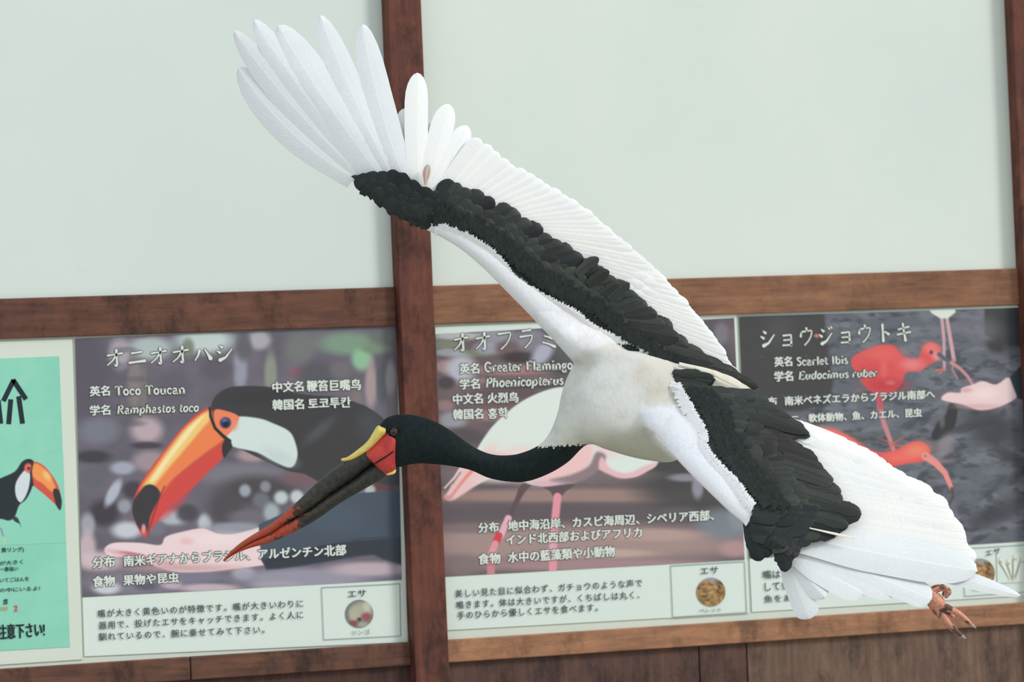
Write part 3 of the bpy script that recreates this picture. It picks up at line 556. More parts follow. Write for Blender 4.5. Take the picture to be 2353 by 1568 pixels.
SERIF = {
 'T': (.72, _st(.36, 0, .94, 1, 0) + [([(.04, .92), (.68, .92)], TN, TN), ([(.05, .92), (.05, .74)], TN, TN), ([(.67, .92), (.67, .74)], TN, TN)]),
 'o': (.56, [(arc(.27, .31, .19, .28, 0, 360, 16), TK * .85, TK * .85)]),
 'c': (.50, [(arc(.27, .31, .19, .28, 40, 320, 14), TK * .9, TN), ([(.40, .50), (.42, .40)], TK, TK * .6)]),
 'e': (.50, [(arc(.26, .31, .19, .28, 0, 318, 15), TK * .8, TN), ([(.08, .33), (.44, .33)], TN, TN)]),
 'a': (.54, [(arc(.20, .17, .13, .15, 0, 360, 12), TK * .7, TK * .7), ([(.08, .50), (.20, .60), (.34, .54), (.36, .40), (.36, .05), (.48, .03)], TN * 1.3, TK * .8)]),
 'u': (.62, _st(.13, .14, .60, 0, -1) + [([(.13, .16), (.22, .02), (.34, .04), (.44, .14)], TK * .8, TN)] + _st(.46, 0, .60, 0, -1) + [([(.46, .02), (.58, .03)], TN, TN)]),
 'n': (.64, _st(.13, 0, .60, 1, -1) + [([(.14, .44), (.26, .58), (.38, .58), (.46, .46)], TN, TK)] + _st(.48, 0, .46, 1, 0)),
 'm': (.94, _st(.13, 0, .60, 1, -1) + [([(.14, .44), (.24, .58), (.36, .58), (.43, .46)], TN, TK)] + _st(.45, 0, .46, 1, 0, .08) + [([(.46, .44), (.56, .58), (.68, .58), (.76, .46)], TN, TK)] + _st(.78, 0, .46, 1, 0, .08)),
 'r': (.48, _st(.13, 0, .60, 1, -1) + [([(.14, .42), (.24, .56), (.36, .58)], TN, TK), ([(.35, .58), (.42, .52)], TK, TN)]),
 'h': (.64, _st(.13, 0, .96, 1, -1) + [([(.14, .44), (.26, .58), (.38, .58), (.46, .46)], TN, TK)] + _st(.48, 0, .46, 1, 0)),
 'p': (.60, _st(.13, -.28, .60, 1, -1) + [(arc(.30, .31, .20, .27, 130, -130, 14), TN, TN * 1.6)]),
 'b': (.60, _st(.13, 0, .96, 0, -1) + [(arc(.30, .31, .20, .28, 130, -130, 14), TN, TN * 1.6)]),
 'd': (.62, _st(.46, 0, .96, 0, -1) + [(arc(.28, .31, .19, .28, 50, 310, 14), TN, TN * 1.6), ([(.46, .02), (.58, .03)], TN, TN)]),
 's': (.44, [([(.36, .48), (.28, .59), (.12, .56), (.09, .44), (.22, .33), (.36, .22), (.33, .06), (.18, .02), (.07, .12)], TN * 1.4, TN * 1.4), ([(.36, .58), (.36, .44)], TN, TN), ([(.07, .16), (.07, .02)], TN, TN)]),
 't': (.40, [([(.17, .80), (.17, .12), (.26, .02), (.38, .10)], TK, TN), ([(.04, .58), (.34, .58)], TN, TN)]),
 'i': (.32, _st(.16, 0, .60, 1, -1) + [([(.16, .78), (.16, .90)], TK * 1.1, TK * 1.1)]),
 'l': (.32, _st(.16, 0, .96, 1, -1)),
 'g': (.54, [(arc(.24, .38, .15, .19, 0, 360, 14), TK * .8, TK * .8), (arc(.25, -.10, .18, .13, 0, 360, 14), TN * 1.3, TN * 1.3), ([(.16, .20), (.12, .10), (.20, .04), (.36, .02)], TN, TK), ([(.34, .54), (.48, .58)], TN, TK)]),
 'R': (.76, _st(.16, 0, .94) + [([(.18, .92), (.42, .91), (.54, .80), (.54, .62), (.42, .50), (.18, .48)], TN, TK), ([(.36, .48), (.56, .08), (.72, .03)], TK, TN)]),
 'P': (.64, _st(.16, 0, .94) + [([(.18, .92), (.42, .91), (.55, .80), (.55, .60), (.42, .46), (.18, .44)], TN, TK)]),
 'F': (.66, _st(.16, 0, .94) + [([(.18, .92), (.60, .92)], TN, TN), ([(.60, .92), (.60, .74)], TN, TN), ([(.18, .50), (.44, .50)], TN, TN), ([(.44, .60), (.44, .40)], TN, TN)]),
 'E': (.70, _st(.16, 0, .94) + [([(.18, .92), (.60, .92)], TN, TN), ([(.60, .92), (.60, .74)], TN, TN), ([(.18, .50), (.44, .50)], TN, TN), ([(.44, .60), (.44, .40)], TN, TN), ([(.18, .02), (.62, .02)], TN, TN), ([(.63, .02), (.65, .22)], TN, TN)]),
 'I': (.38, _st(.19, 0, .94)),
 'S': (.58, [([(.48, .74), (.38, .92), (.18, .90), (.11, .72), (.26, .54), (.46, .40), (.48, .18), (.32, .02), (.10, .08), (.07, .24)], TN * 1.5, TN * 1.5), ([(.49, .94), (.49, .72)], TN, TN), ([(.07, .26), (.07, .0)], TN, TN)]),
 'G': (.76, [(arc(.38, .47, .29, .46, 35, 330, 18), TK * .9, TK * .8), ([(.61, .42), (.61, .02)], TK * 1.1, TK * 1.1), ([(.42, .42), (.74, .42)], TN * 1.2, TN * 1.2), ([(.64, .92), (.64, .70)], TN, TN)]),
 ' ': (.34, []),
}
def serif(par, s, x0, y0, x1, y1, cap, shear=0.0):
    adv = sum(SERIF[c][0] for c in s); k_ = (x1 - x0) / adv; items = []; x = 0.0
    for ch in s:
        w_, strokes = SERIF[ch]
        for pts, a, b in strokes:
            items.append(([(x0 + (x + px + py * shear) * k_ - py * cap * .042, y0 + (y1 - y0) * (x + px) / adv - py * cap) for px, py in pts], a * (k_ + cap) / 2 * 1.15, b * (k_ + cap) / 2 * 1.25))
        x += w_
    stroke_writing(par, items, 1.5)
def brush_title(par, s, x0, y0, x1, y1, w, h):
    """x0,y0 / x1,y1: lower left corner of the first and the last character cell"""
    V, Fc, mi = [], [], []
    for i, ch in enumerate(s):
        t = i / (len(s) - 1); ox, oy = x0 + (x1 - x0) * t, y0 + (y1 - y0) * t
        for pts, wa, wb in KANA[ch]:
            pts = np.array(pts, float); seg = np.linalg.norm(np.diff(pts, axis=0), axis=1); cum = np.r_[0, np.cumsum(seg)]
            N = 14; q = np.linspace(0, cum[-1], N); X = np.interp(q, cum, pts[:, 0]); Y = np.interp(q, cum, pts[:, 1])
            Pp = np.stack([ox + X * w - (Y * h) * 0.042, oy - Y * h - X * w * 0.03], 1)
            d = np.gradient(Pp, axis=0); d /= np.linalg.norm(d, axis=1)[:, None]; nrm = np.stack([-d[:, 1], d[:, 0]], 1)
            for lay, grow in ((1, 1.7), (0, 0.0)):
                ww = (wa + (wb - wa) * (q / cum[-1])) * (w + h) / 2 * 0.64 * (1 - 0.25 * np.sin(q / cum[-1] * math.pi)) + grow
                k0 = len(V); a = Pp + nrm * ww[:, None]; b = Pp - nrm * ww[:, None]
                e0 = Pp[0] - d[0] * ww[0] * .8; e1 = Pp[-1] + d[-1] * ww[-1] * .9
                off = TX + (0.0009 if lay == 0 else 0)
                for p in np.r_[a, b, [e0], [e1]]: V.append(W(p[0], p[1], off))
                for j in range(N - 1): Fc.append([k0 + j, k0 + j + 1, k0 + N + j + 1, k0 + N + j]); mi.append(lay)
                Fc.append([k0, k0 + N, k0 + 2 * N]); mi.append(lay); Fc.append([k0 + N - 1, k0 + 2 * N + 1, k0 + 2 * N - 1]); mi.append(lay)
    return mk('lettering', V, Fc, [TEXT_WHITE, TEXT_EDGE], par, midx=mi)

def put_root(name, label, cat, px, py, group='posters on the wall'): return root(name, label, cat, Vector(W(px, py, 0.0)), group)

# toucan poster
t = put_root('poster', 'laminated poster of a toucan with an orange beak over an open hand', 'poster', 560, 1480)
sheet('paper_sheet', [(170, 779), (918, 749), (936, 1476), (194, 1509)], SH, 0.0018, PAPER, t)
grid_print('printed_photo', [(172, 779), (911, 749), (923, 1333), (189, 1373)], 2.0, PH, paint_toucan, t)
brush_title(t, 'オニオオハシ', 246, 845, 498, 832, 38, 40)
txt(t, '英名', 207, 911, 252, 909, 23); serif(t, 'Toco Toucan', 264, 909, 427, 905, 22)
txt(t, '学名', 207, 955, 253, 953, 23); serif(t, 'Ramphastos toco', 268, 952, 457, 946, 21, .14)
txt(t, '中文名', 627, 902, 697, 899, 24); txt(t, '鞭笞巨嘴鸟', 706, 900, 829, 896, 25)
txt(t, '韓国名', 627, 943, 698, 940, 24); txt(t, '토코투칸', 709, 940, 806, 936, 24)
txt(t, '分布', 214, 1306, 264, 1303, 25); txt(t, '南米ギアナからブラジル、アルゼンチン北部', 285, 1302, 795, 1276, 25)
txt(t, '食物', 214, 1350, 264, 1347, 25); txt(t, '果物や昆虫', 284, 1346, 411, 1339, 24)
ink(t, '嘴が大きく黄色いのが特徴です。嘴が大きいわりに', 226, 1420, 697, 1396, 18, space=1.22)
ink(t, '器用で、投げたエサをキャッチできます。よく人に', 228, 1447, 697, 1422, 18, space=1.22)
ink(t, '馴れているので、腕に乗せてみて下さい。', 228, 1473, 608, 1456, 18, space=1.22)
frame_line([(739, 1351), (919, 1342), (921, 1462), (744, 1471)], 1.6, TX, LINE, t)
ink(t, 'エサ', 800, 1374, 842, 1371, 16); ink(t, 'リンゴ', 809, 1460, 850, 1457, 10, LINE, .02)
def apple(P):
    A = Art(P, (118, 122, 120)); A.blob(832, 1405, 24, 20, (168, 168, 150), .4); A.blob(812, 1412, 10, 16, (176, 172, 150), .5); A.blob(843, 1394, 9, 11, (186, 190, 170), .5)
    A.blob(842, 1418, 12, 9, (150, 84, 84), .5); A.blob(812, 1434, 12, 7, (136, 78, 76), .5); A.blob(834, 1436, 12, 6, (160, 158, 148), .5); A.blob(826, 1424, 5, 4, (70, 66, 60), .5); return A.c
food_disc(826, 1411, 32, TX, apple, t)

# flamingo poster
t = put_root('poster', 'laminated poster of a pink and white flamingo, partly behind the flying stork', 'poster', 1380, 1440)
sheet('paper_sheet', [(1000, 752), (1692, 722), (1722, 1410), (1024, 1449)], SH, 0.0018, PAPER, t)
grid_print('printed_photo', [(1001, 768), (1687, 731), (1711, 1287), (1022, 1326)], 2.0, PH, paint_flamingo, t)
brush_title(t, 'オオフラミンゴ', 1044, 810, 1344, 793, 34, 42)
txt(t, '英名', 1057, 860, 1101, 858, 24); serif(t, 'Greater Flamingo', 1113, 855, 1317, 849, 23)
txt(t, '学名', 1057, 895, 1102, 893, 24); serif(t, 'Phoenicopterus', 1115, 891, 1295, 884, 23, .14)
txt(t, '中文名', 1042, 930, 1109, 927, 24); txt(t, '火烈鸟', 1121, 927, 1191, 925, 24)
txt(t, '韓国名', 1042, 965, 1110, 962, 24); txt(t, '홍학', 1122, 963, 1167, 960, 24)
txt(t, '分布', 1100, 1225, 1146, 1222, 23); txt(t, '地中海沿岸、カスピ海周辺、シベリア西部、', 1168, 1221, 1640, 1196, 24)
txt(t, 'インド北西部およびアフリカ', 1164, 1253, 1475, 1235, 24)
txt(t, '食物', 1100, 1298, 1150, 1295, 25); txt(t, '水中の藍藻類や小動物', 1168, 1294, 1413, 1279, 25)
ink(t, '美しい見た目に似合わず、ガチョウのような声で', 1047, 1374, 1476, 1349, 18, space=1.22)
ink(t, '鳴きます。体は大きいですが、くちばしは丸く、', 1050, 1400, 1470, 1376, 18, space=1.22)
ink(t, '手のひらから優しくエサを食べます。', 1052, 1424, 1374, 1405, 18, space=1.22)
frame_line([(1541, 1301), (1711, 1291), (1716, 1408), (1546, 1419)], 1.6, TX, LINE, t)
ink(t, 'エサ', 1610, 1321, 1651, 1318, 16); ink(t, 'ペレット', 1607, 1409, 1658, 1406, 9, LINE, .02)
def pellets(cx, cy):
    def f(P):
        A = Art(P, (150, 124, 84)); A.blob(cx, cy - 30, 34, 10, (150, 150, 144), .4); r = random.Random(4)
        for i in range(70):
            x, y, a = cx + r.uniform(-32, 32), cy + r.uniform(-22, 32), r.uniform(0, 180); c = r.choice([(176, 132, 78), (150, 108, 62), (96, 74, 50), (190, 148, 92), (120, 96, 66)])
            A.blob(x, y, 7, 2.6, c, .35, 1, a)
        return A.c
    return f
food_disc(1634, 1361, 33, TX, pellets(1634, 1361), t)

# scarlet ibis poster
t = put_root('poster', 'laminated poster of scarlet ibises in grey water, behind the near wing', 'poster', 2040, 1400)
sheet('paper_sheet', [(1697, 727), (2348, 703), (2370, 1368), (1728, 1407)], SH, 0.0018, PAPER, t)
grid_print('printed_photo', [(1698, 728), (2341, 707), (2363, 1244), (1722, 1284)], 2.0, PH, paint_ibis, t)
brush_title(t, 'ショウジョウトキ', 1748, 799, 2061, 784, 34, 40)
txt(t, '英名', 1780, 843, 1820, 841, 22); serif(t, 'Scarlet Ibis', 1830, 841, 1949, 836, 20)
txt(t, '学名', 1780, 877, 1822, 875, 23); serif(t, 'Eudocimus ruber', 1834, 873, 2016, 866, 20, .14)
txt(t, '分布', 1744, 934, 1785, 932, 20); txt(t, '南米ベネズエラからブラジル南部へ', 1804, 932, 2148, 916, 21)
txt(t, '食物', 1742, 978, 1784, 976, 20); txt(t, 'カニ、軟体動物、魚、カエル、昆虫', 1800, 974, 2118, 958, 20)
ink(t, '嘴は', 1754, 1331, 1794, 1329, 19); ink(t, 'してい', 1758, 1359, 1815, 1355, 19); ink(t, '魚をあげてみ', 1757, 1386, 1886, 1378, 17, space=1.2)
ink(t, 'エサ', 2265, 1279, 2299, 1272, 13); ink(t, 'ペレット', 2233, 1361, 2280, 1357, 7, LINE, .02)
frame_line([(2210, 1262), (2366, 1252), (2371, 1360), (2217, 1371)], 1.5, TX, LINE, t)
food_disc(2252, 1318, 34, TX, pellets(2252, 1318), t)
def fish(P):
    A = Art(P, (210, 223, 215))
    for x0, y0, x1, y1 in ((2300, 1286, 2322, 1334), (2318, 1290, 2328, 1334), (2333, 1280, 2331, 1335), (2350, 1286, 2336, 1332)):
        A.line([(x0 - 3, y0), (x1 - 3, y1)], 7, (176, 168, 130), 2, .9, 3); A.line([(x0 - 6, y0 + 6), (x1 - 4, y1 - 6)], 2.5, (108, 112, 116), 1.5, .8)
        A.line([(x0, y0), (x1, y1)], 7, (222, 228, 222), 1.5, 1, 2); A.blob(x0, y0 + 6, 3, 3, (150, 140, 120), .5, .6)
    return A.c
grid_print('food_picture', [(2290, 1272), (2352, 1269), (2352, 1338), (2292, 1341)], 1.5, TX, fish, t)

# green feeding notice
t = put_root('notice', 'green notice with an upward arrow and a small toucan, left of the toucan poster', 'notice', 60, 1510, None)
GREEN = mat('green_paper', C(136, 204, 180), 0.45, 0.35)
g_ = noise(GREEN, objco(GREEN), 7, 4, 0.6); base(GREEN, ramp(GREEN, g_, [(0.3, C(128, 200, 176)), (0.7, C(146, 212, 188))])); bump(GREEN, g_, 0.25, 0.003)
sheet('backing_sheet', [(-330, 796), (166, 779), (190, 1516), (-310, 1548)], SH, 0.0022, WHITE_LOW, t)
sheet('green_sheet', [(-300, 836), (136, 819), (161, 1487), (-276, 1512)], PH, 0.001, GREEN, t)
def stroke(par, pts, w, m, name='printed_arrow'):
    pts = np.array(pts, float); V, Fc = [], []
    d = np.gradient(pts, axis=0); d /= np.linalg.norm(d, axis=1)[:, None]; n = np.stack([-d[:, 1], d[:, 0]], 1) * w / 2
    for p in np.r_[pts + n, pts - n]: V.append(W(p[0], p[1], TX))
    N = len(pts)
    for j in range(N - 1): Fc.append([j, j + 1, N + j + 1, N + j])
    return V, Fc
V, Fc = [], []
for pts in ([(8, 922), (32, 873)], [(30, 873), (60, 918)], [(25, 918), (20, 975)], [(43, 911), (52, 974)], [(-4, 920), (2, 974)], [(-40, 925), (-46, 980)]):
    v, f = stroke(t, pts, 11, INK_DARK); k0 = len(V); V += v; Fc += [[i + k0 for i in q] for q in f]
mk('printed_arrow', V, Fc, [INK_DARK], t)
def small_toucan(P):
    A = Art(P, (136, 206, 182)); A.tint(vnoise(P, 40, 40, 2), (146, 212, 190), .6)
    A.poly([(-60, 1150), (-40, 1120), (0, 1100), (34, 1084), (50, 1062), (66, 1055), (78, 1062), (80, 1085), (74, 1120), (60, 1148), (44, 1162), (34, 1188), (20, 1197), (0, 1193), (-40, 1200)], (36, 46, 50), 1.2)
    A.poly([(28, 1190), (40, 1190), (49, 1212), (44, 1204), (34, 1199)], (50, 66, 74), 1)
    A.poly([(58, 1080), (69, 1091), (66, 1121), (57, 1144), (46, 1155), (36, 1138), (37, 1109)], (206, 216, 222), 1.4)
    A.blob(65, 1076, 9, 11, (226, 104, 76), .3); A.blob(66, 1077, 4, 4, (60, 62, 96), .3)
    A.poly([(76, 1062), (101, 1071), (125, 1100), (138, 1130), (141, 1158), (138, 1172), (125, 1158), (101, 1136), (76, 1114), (72, 1090)], (206, 86, 68), 1.3)
    A.poly([(78, 1066), (101, 1076), (120, 1102), (128, 1124), (118, 1130), (98, 1112), (76, 1096)], (236, 150, 84), 3); A.blob(108, 1094, 12, 7, (240, 196, 120), .8, .9, 52)
    A.poly([(122, 1127), (134, 1126), (142, 1152), (138, 1173), (128, 1158)], (46, 52, 54), 1.4); A.line([(76, 1062), (71, 1085), (76, 1116)], 3, (46, 46, 56), 1)
    A.line([(2, 1215), (8, 1235)], 4, (120, 150, 170), 1.5); A.line([(8, 1235), (12, 1250)], 3, (206, 196, 150), 1.5); A.line([(-30, 1200), (-24, 1250)], 4, (120, 150, 170), 1.5)
    return A.c
grid_print('printed_toucan', [(-80, 1050), (145, 1042), (152, 1248), (-72, 1256)], 1.8, TX - .0004, small_toucan, t)
ink(t, '黄リング)', 4, 1272, 55, 1270, 13, INK_DARK); ink(t, 'が大きく', 0, 1300, 53, 1296, 10, INK_DARK); ink(t, '一番強い', 0, 1314, 42, 1312, 10, INK_DARK)
ink(t, 'いてごはんを', 0, 1339, 67, 1335, 10, INK_DARK); ink(t, 'の中にいるよ!', 0, 1362, 92, 1357, 10, INK_DARK); ink(t, '度', 8, 1390, 19, 1389, 13, INK_DARK)
ink(t, '2', 33, 1405, 41, 1404, 13, INK_RED, .05); ink(t, '00', 0, 1404, 18, 1403, 9, INK_ORANGE, .03)
ink(t, '注意下さい!', -4, 1470, 103, 1463, 34, INK_DARK, .03)

# ---------------------------------------------------------------- the stork
# plumage and skin
def feather_mat(name, c0, c1, c2=None, rough=0.6, spec=0.25, streak=0.25, rnd=0.0, sheen=0.0, transl=0.0):
    m = mat(name, c0, rough, spec); uv = nd(m, 'ShaderNodeTexCoord').outputs['UV']; ob = objco(m)
    barb = noise(m, uv, 1.0, 3, 0.6, (0.35, 1.4, 1))                 # fine barbs across the vane
    big = noise(m, ob, 14, 4, 0.6)
    c = mix(m, ramp(m, big, [(0.35, (0, 0, 0)), (0.68, (1, 1, 1))]), c0, c1)
    if c2 is not None: c = mix(m, ramp(m, noise(m, ob, 9, 4, 0.65, None, (3, 1, 7)), [(0.5, (0, 0, 0)), (0.66, (0.85, 0.85, 0.85))]), c, c2)
    c = mix(m, ramp(m, barb, [(0.3, (0, 0, 0)), (0.7, (streak,) * 3)]), c, tuple(x * 0.72 for x in c0[:3]) + (1,))
    if rnd:
        oi = nd(m, 'ShaderNodeObjectInfo'); hv = nd(m, 'ShaderNodeHueSaturation'); mr = nd(m, 'ShaderNodeMapRange')
        mr.inputs['To Min'].default_value = 1 - rnd; mr.inputs['To Max'].default_value = 1 + rnd; L = m.node_tree.links
        L.new(oi.outputs['Random'], mr.inputs['Value']); L.new(mr.outputs[0], hv.inputs['Value']); L.new(c, hv.inputs['Color']); c = hv.outputs[0]
    base(m, c); bump(m, barb, 0.5, 0.0012)
    return m
F_WHITE = feather_mat('white_vane', (0.95, 0.975, 0.95, 1), (0.92, 0.95, 0.97, 1), None, 0.62, 0.2, 0.12, 0.02)
F_PRIM = feather_mat('greyish_white_vane', (0.85, 0.895, 0.91, 1), (0.80, 0.86, 0.89, 1), None, 0.62, 0.2, 0.3, 0.02)
F_PSHAFT = mat('pale_quill', (0.86, 0.89, 0.86, 1), 0.45, 0.3)
F_SHAFT = mat('cream_quill', (0.92, 0.92, 0.84, 1), 0.4, 0.4)
F_BLACK = feather_mat('black_vane', C(44, 51, 49), C(58, 65, 59), C(54, 48, 44), 0.5, 0.3, 0.6, 0.3)
F_BLACKD = feather_mat('deep_black_vane', C(30, 37, 40), C(38, 45, 46), None, 0.5, 0.3, 0.5, 0.2)
F_DSHAFT = mat('dark_quill', C(28, 32, 32), 0.4, 0.3)
F_CREAM = feather_mat('cream_vane', C(236, 232, 208), C(240, 238, 226), C(214, 196, 160), 0.65, 0.2, 0.15, 0.03)
F_TAN = feather_mat('tan_vane', C(176, 150, 138), C(206, 190, 176), C(120, 92, 80), 0.65, 0.2, 0.2, 0.0)
# down and short feathers of body, neck and arms: white or black after the vertex value, ragged where they meet
def down_mat(name, white, black, fray=26.0, amp=0.5, stains=False, shade=None):
    m = mat(name, white, 0.78, 0.12); ob = objco(m); L = m.node_tree.links
    at = nd(m, 'ShaderNodeAttribute', attribute_name='blk'); cl = nd(m, 'ShaderNodeAttribute', attribute_name='Col')
    fr = noise(m, ob, fray * 6, 3, 0.7)
    a = nd(m, 'ShaderNodeMath', operation='MULTIPLY_ADD'); L.new(fr, a.inputs[0]); a.inputs[1].default_value = amp; a.inputs[2].default_value = -amp / 2
    s = nd(m, 'ShaderNodeMath', operation='ADD'); L.new(at.outputs['Fac'], s.inputs[0]); L.new(a.outputs[0], s.inputs[1])
    k_ = ramp(m, s.outputs[0], [(0.47, (0, 0, 0)), (0.53, (1, 1, 1))])
    fine = noise(m, ob, 130, 3, 0.6, (1, 1, 0.5))
    w = mix(m, ramp(m, fine, [(0.3, (0, 0, 0)), (0.75, (0.16, 0.16, 0.16))]), cl.outputs['Color'], (0.62, 0.64, 0.60, 1))
    if stains:
        st = noise(m, ob, 20, 5, 0.7); w = mix(m, ramp(m, st, [(0.48, (0, 0, 0)), (0.75, (0.5, 0.5, 0.5))]), w, C(176, 172, 156))
    b = mix(m, ramp(m, fine, [(0.4, (0, 0, 0)), (0.8, (0.8, 0.8, 0.8))]), black, tuple(x * 1.7 for x in black[:3]) + (1,))
    base(m, mix(m, k_, w, b)); bump(m, fine, 0.35, 0.003)
    return m
DOWN_BODY = down_mat('body_down', (0.8, 0.8, 0.78, 1), C(27, 36, 38), 26, 1.3, True)
DOWN_WING = down_mat('wing_down', (0.9, 0.93, 0.97, 1), C(42, 48, 46), 26, 0.30)
SKIN_RED = mat('red_face_skin', C(196, 62, 62), 0.48, 0.35)
co_ = objco(SKIN_RED); n_ = noise(SKIN_RED, co_, 60, 4, 0.6); base(SKIN_RED, ramp(SKIN_RED, n_, [(0.3, C(178, 52, 60)), (0.7, C(206, 76, 62))])); bump(SKIN_RED, n_, 0.3, 0.001)
SADDLE = mat('yellow_saddle', C(226, 206, 112), 0.5, 0.35)
n_ = noise(SADDLE, objco(SADDLE), 70, 4, 0.6); base(SADDLE, ramp(SADDLE, n_, [(0.3, C(216, 190, 92)), (0.7, C(232, 216, 130))])); bump(SADDLE, n_, 0.3, 0.001)
BILL = mat('horn_of_the_bill', (1, 1, 1, 1), 0.42, 0.4); cl_ = nd(BILL, 'ShaderNodeAttribute', attribute_name='Col'); bk_ = nd(BILL, 'ShaderNodeAttribute', attribute_name='blk')
co_ = objco(BILL); nA = noise(BILL, co_, 48, 5, 0.7, (1, 1, 1)); nB = noise(BILL, co_, 90, 4, 0.7)
ad = nd(BILL, 'ShaderNodeMath', operation='MULTIPLY_ADD'); BILL.node_tree.links.new(nA, ad.inputs[0]); ad.inputs[1].default_value = 1.6; BILL.node_tree.links.new(bk_.outputs['Fac'], ad.inputs[2])
sb_ = nd(BILL, 'ShaderNodeMath', operation='SUBTRACT'); BILL.node_tree.links.new(ad.outputs[0], sb_.inputs[0]); sb_.inputs[1].default_value = 0.42; ad = sb_
horn = mix(BILL, ramp(BILL, nB, [(0.42, (0, 0, 0)), (0.7, (0.75, 0.75, 0.75))]), C(36, 42, 40), C(76, 66, 52))
redh = mix(BILL, ramp(BILL, nB, [(0.4, (0, 0, 0)), (0.7, (0.8, 0.8, 0.8))]), C(170, 56, 36), C(136, 92, 66))
base(BILL, mix(BILL, ramp(BILL, ad.outputs[0], [(0.72, (0, 0, 0)), (0.84, (1, 1, 1))]), horn, redh)); bump(BILL, nB, 0.5, 0.0008)
CREASE = mat('bill_crease', C(24, 24, 24), 0.6, 0.2)
FOOT = mat('scaly_foot_skin', C(200, 132, 108), 0.55, 0.3); co_ = objco(FOOT)
nA = noise(FOOT, co_, 55, 3, 0.6); nB = noise(FOOT, co_, 220, 3, 0.6); v_ = nd(FOOT, 'ShaderNodeTexVoronoi'); v_.inputs['Scale'].default_value = 260; FOOT.node_tree.links.new(co_, v_.inputs['Vector'])
c_ = mix(FOOT, ramp(FOOT, nB, [(0.35, (0, 0, 0)), (0.7, (1, 1, 1))]), C(190, 122, 104), C(222, 168, 140))
base(FOOT, mix(FOOT, ramp(FOOT, nA, [(0.52, (0, 0, 0)), (0.57, (0.9, 0.9, 0.9))]), c_, C(70, 56, 56))); bump(FOOT, v_.outputs['Distance'], 0.5, 0.0008)
LEG = mat('dark_leg_skin', C(62, 64, 56), 0.5, 0.3); CLAW = mat('pale_claw', C(160, 154, 148), 0.4, 0.4)
LEGJ = mat('leg_joint', C(176, 96, 84), 0.5, 0.3)
EYE = mat('dark_brown_eye', C(44, 28, 26), 0.08, 0.7); PUPIL = mat('black_pupil', C(14, 14, 16), 0.05, 0.7)

stork = root('stork', 'large black and white stork flying past the posters with wings spread wide', 'bird', Vector(U(1430, 930, 0)))

def cr(K, n):
    """Catmull-Rom through the rows of K, n steps a span"""
    K = np.asarray(K, float); E = np.vstack([2 * K[0] - K[1], K, 2 * K[-1] - K[-2]]); out = []
    for i in range(1, len(E) - 2):
        for t in np.arange(n) / n:
            a, b, c, d = E[i - 1], E[i], E[i + 1], E[i + 2]
            out.append(0.5 * (2 * b + (c - a) * t + (2 * a - 5 * b + 4 * c - d) * t * t + (3 * b - a - 3 * c + d) * t ** 3))
    out.append(K[-1]); return np.array(out)
def loft(name, rows, m, parent, n=8, seg=28, expo=2.0, colf=None, blkf=None, label=None, flat=False):
    """rows: (x0,y0, x1,y1, depth radius, centre depth): closed elliptical sections across the body"""
    R = cr(rows, n); V, PX = [], []
    for r in R:
        A, B = np.array(r[0:2]), np.array(r[2:4]); c = (A + B) / 2; h = (A - B) / 2
        for j in range(seg):
            a = j / seg * 2 * math.pi; ca, sa = math.cos(a), math.sin(a)
            q = c + h * ca; PX.append(q); V.append((q[0], q[1], r[5] + max(r[4], 2e-4) * sa * (1 if not flat else abs(math.cos(a / 2)) ** .5)))
    V = np.array(V); PX = np.array(PX); X = U(V[:, 0], V[:, 1], V[:, 2]); n0 = len(R)
    Fc = [[i * seg + j, i * seg + (j + 1) % seg, (i + 1) * seg + (j + 1) % seg, (i + 1) * seg + j] for i in range(n0 - 1) for j in range(seg)]
    Fc += [list(range(seg))[::-1], [(n0 - 1) * seg + j for j in range(seg)]]
    o = mk(name, X, Fc, [m], parent, True, None, label, None, None if colf is None else colf(PX, V[:, 2]), None, None if blkf is None else blkf(PX, V[:, 2]))
    return o
def tube(name, pts, m, parent, n=6, seg=12, label=None):
    """pts: (x, y, depth, radius in px); round limb"""
    R = cr(pts, n); X = U(R[:, 0], R[:, 1], R[:, 2]); rad = np.maximum(R[:, 3], 0.3) * BD / FPX; V = []
    T = np.gradient(X, axis=0); T /= np.linalg.norm(T, axis=1)[:, None]
    for i in range(len(R)):
        u = np.cross(T[i], F3); u /= np.linalg.norm(u) + 1e-9; w = np.cross(T[i], u)
        for j in range(seg):
            a = j / seg * 2 * math.pi; V.append(X[i] + rad[i] * (u * math.cos(a) + w * math.sin(a)))
    Fc = [[i * seg + j, i * seg + (j + 1) % seg, (i + 1) * seg + (j + 1) % seg, (i + 1) * seg + j] for i in range(len(R) - 1) for j in range(seg)]
    Fc += [list(range(seg))[::-1], [(len(R) - 1) * seg + j for j in range(seg)]]
    return mk(name, V, Fc, [m], parent, True, label=label)

# --- depth of the two wings: both rise from the back towards the viewer
def dFar(x, y):
    x, y = np.asarray(x, float), np.asarray(y, float)
    u = (x - 1350) * -0.763 + (y - 800) * -0.646; v = (x - 1350) * 0.646 + (y - 800) * -0.763
    return 0.035 + 0.17 * (1 - np.exp(-np.maximum(u, 0) / 330)) - 0.00016 * np.maximum(v - 40, 0) - 0.10 * sm((u - 520) / 700) - 0.03 * sm(-u / 300)
def dNear(x, y):
    x, y = np.asarray(x, float), np.asarray(y, float)
    u = (x - 1480) * 0.66 + (y - 960) * 0.75; v = (x - 1480) * 0.75 + (y - 960) * -0.66
    return 0.075 + 0.36 * (1 - np.exp(-np.maximum(u, 0) / 260)) - 0.00030 * np.maximum(v - 40, 0) - 0.02 * sm(-u / 60)

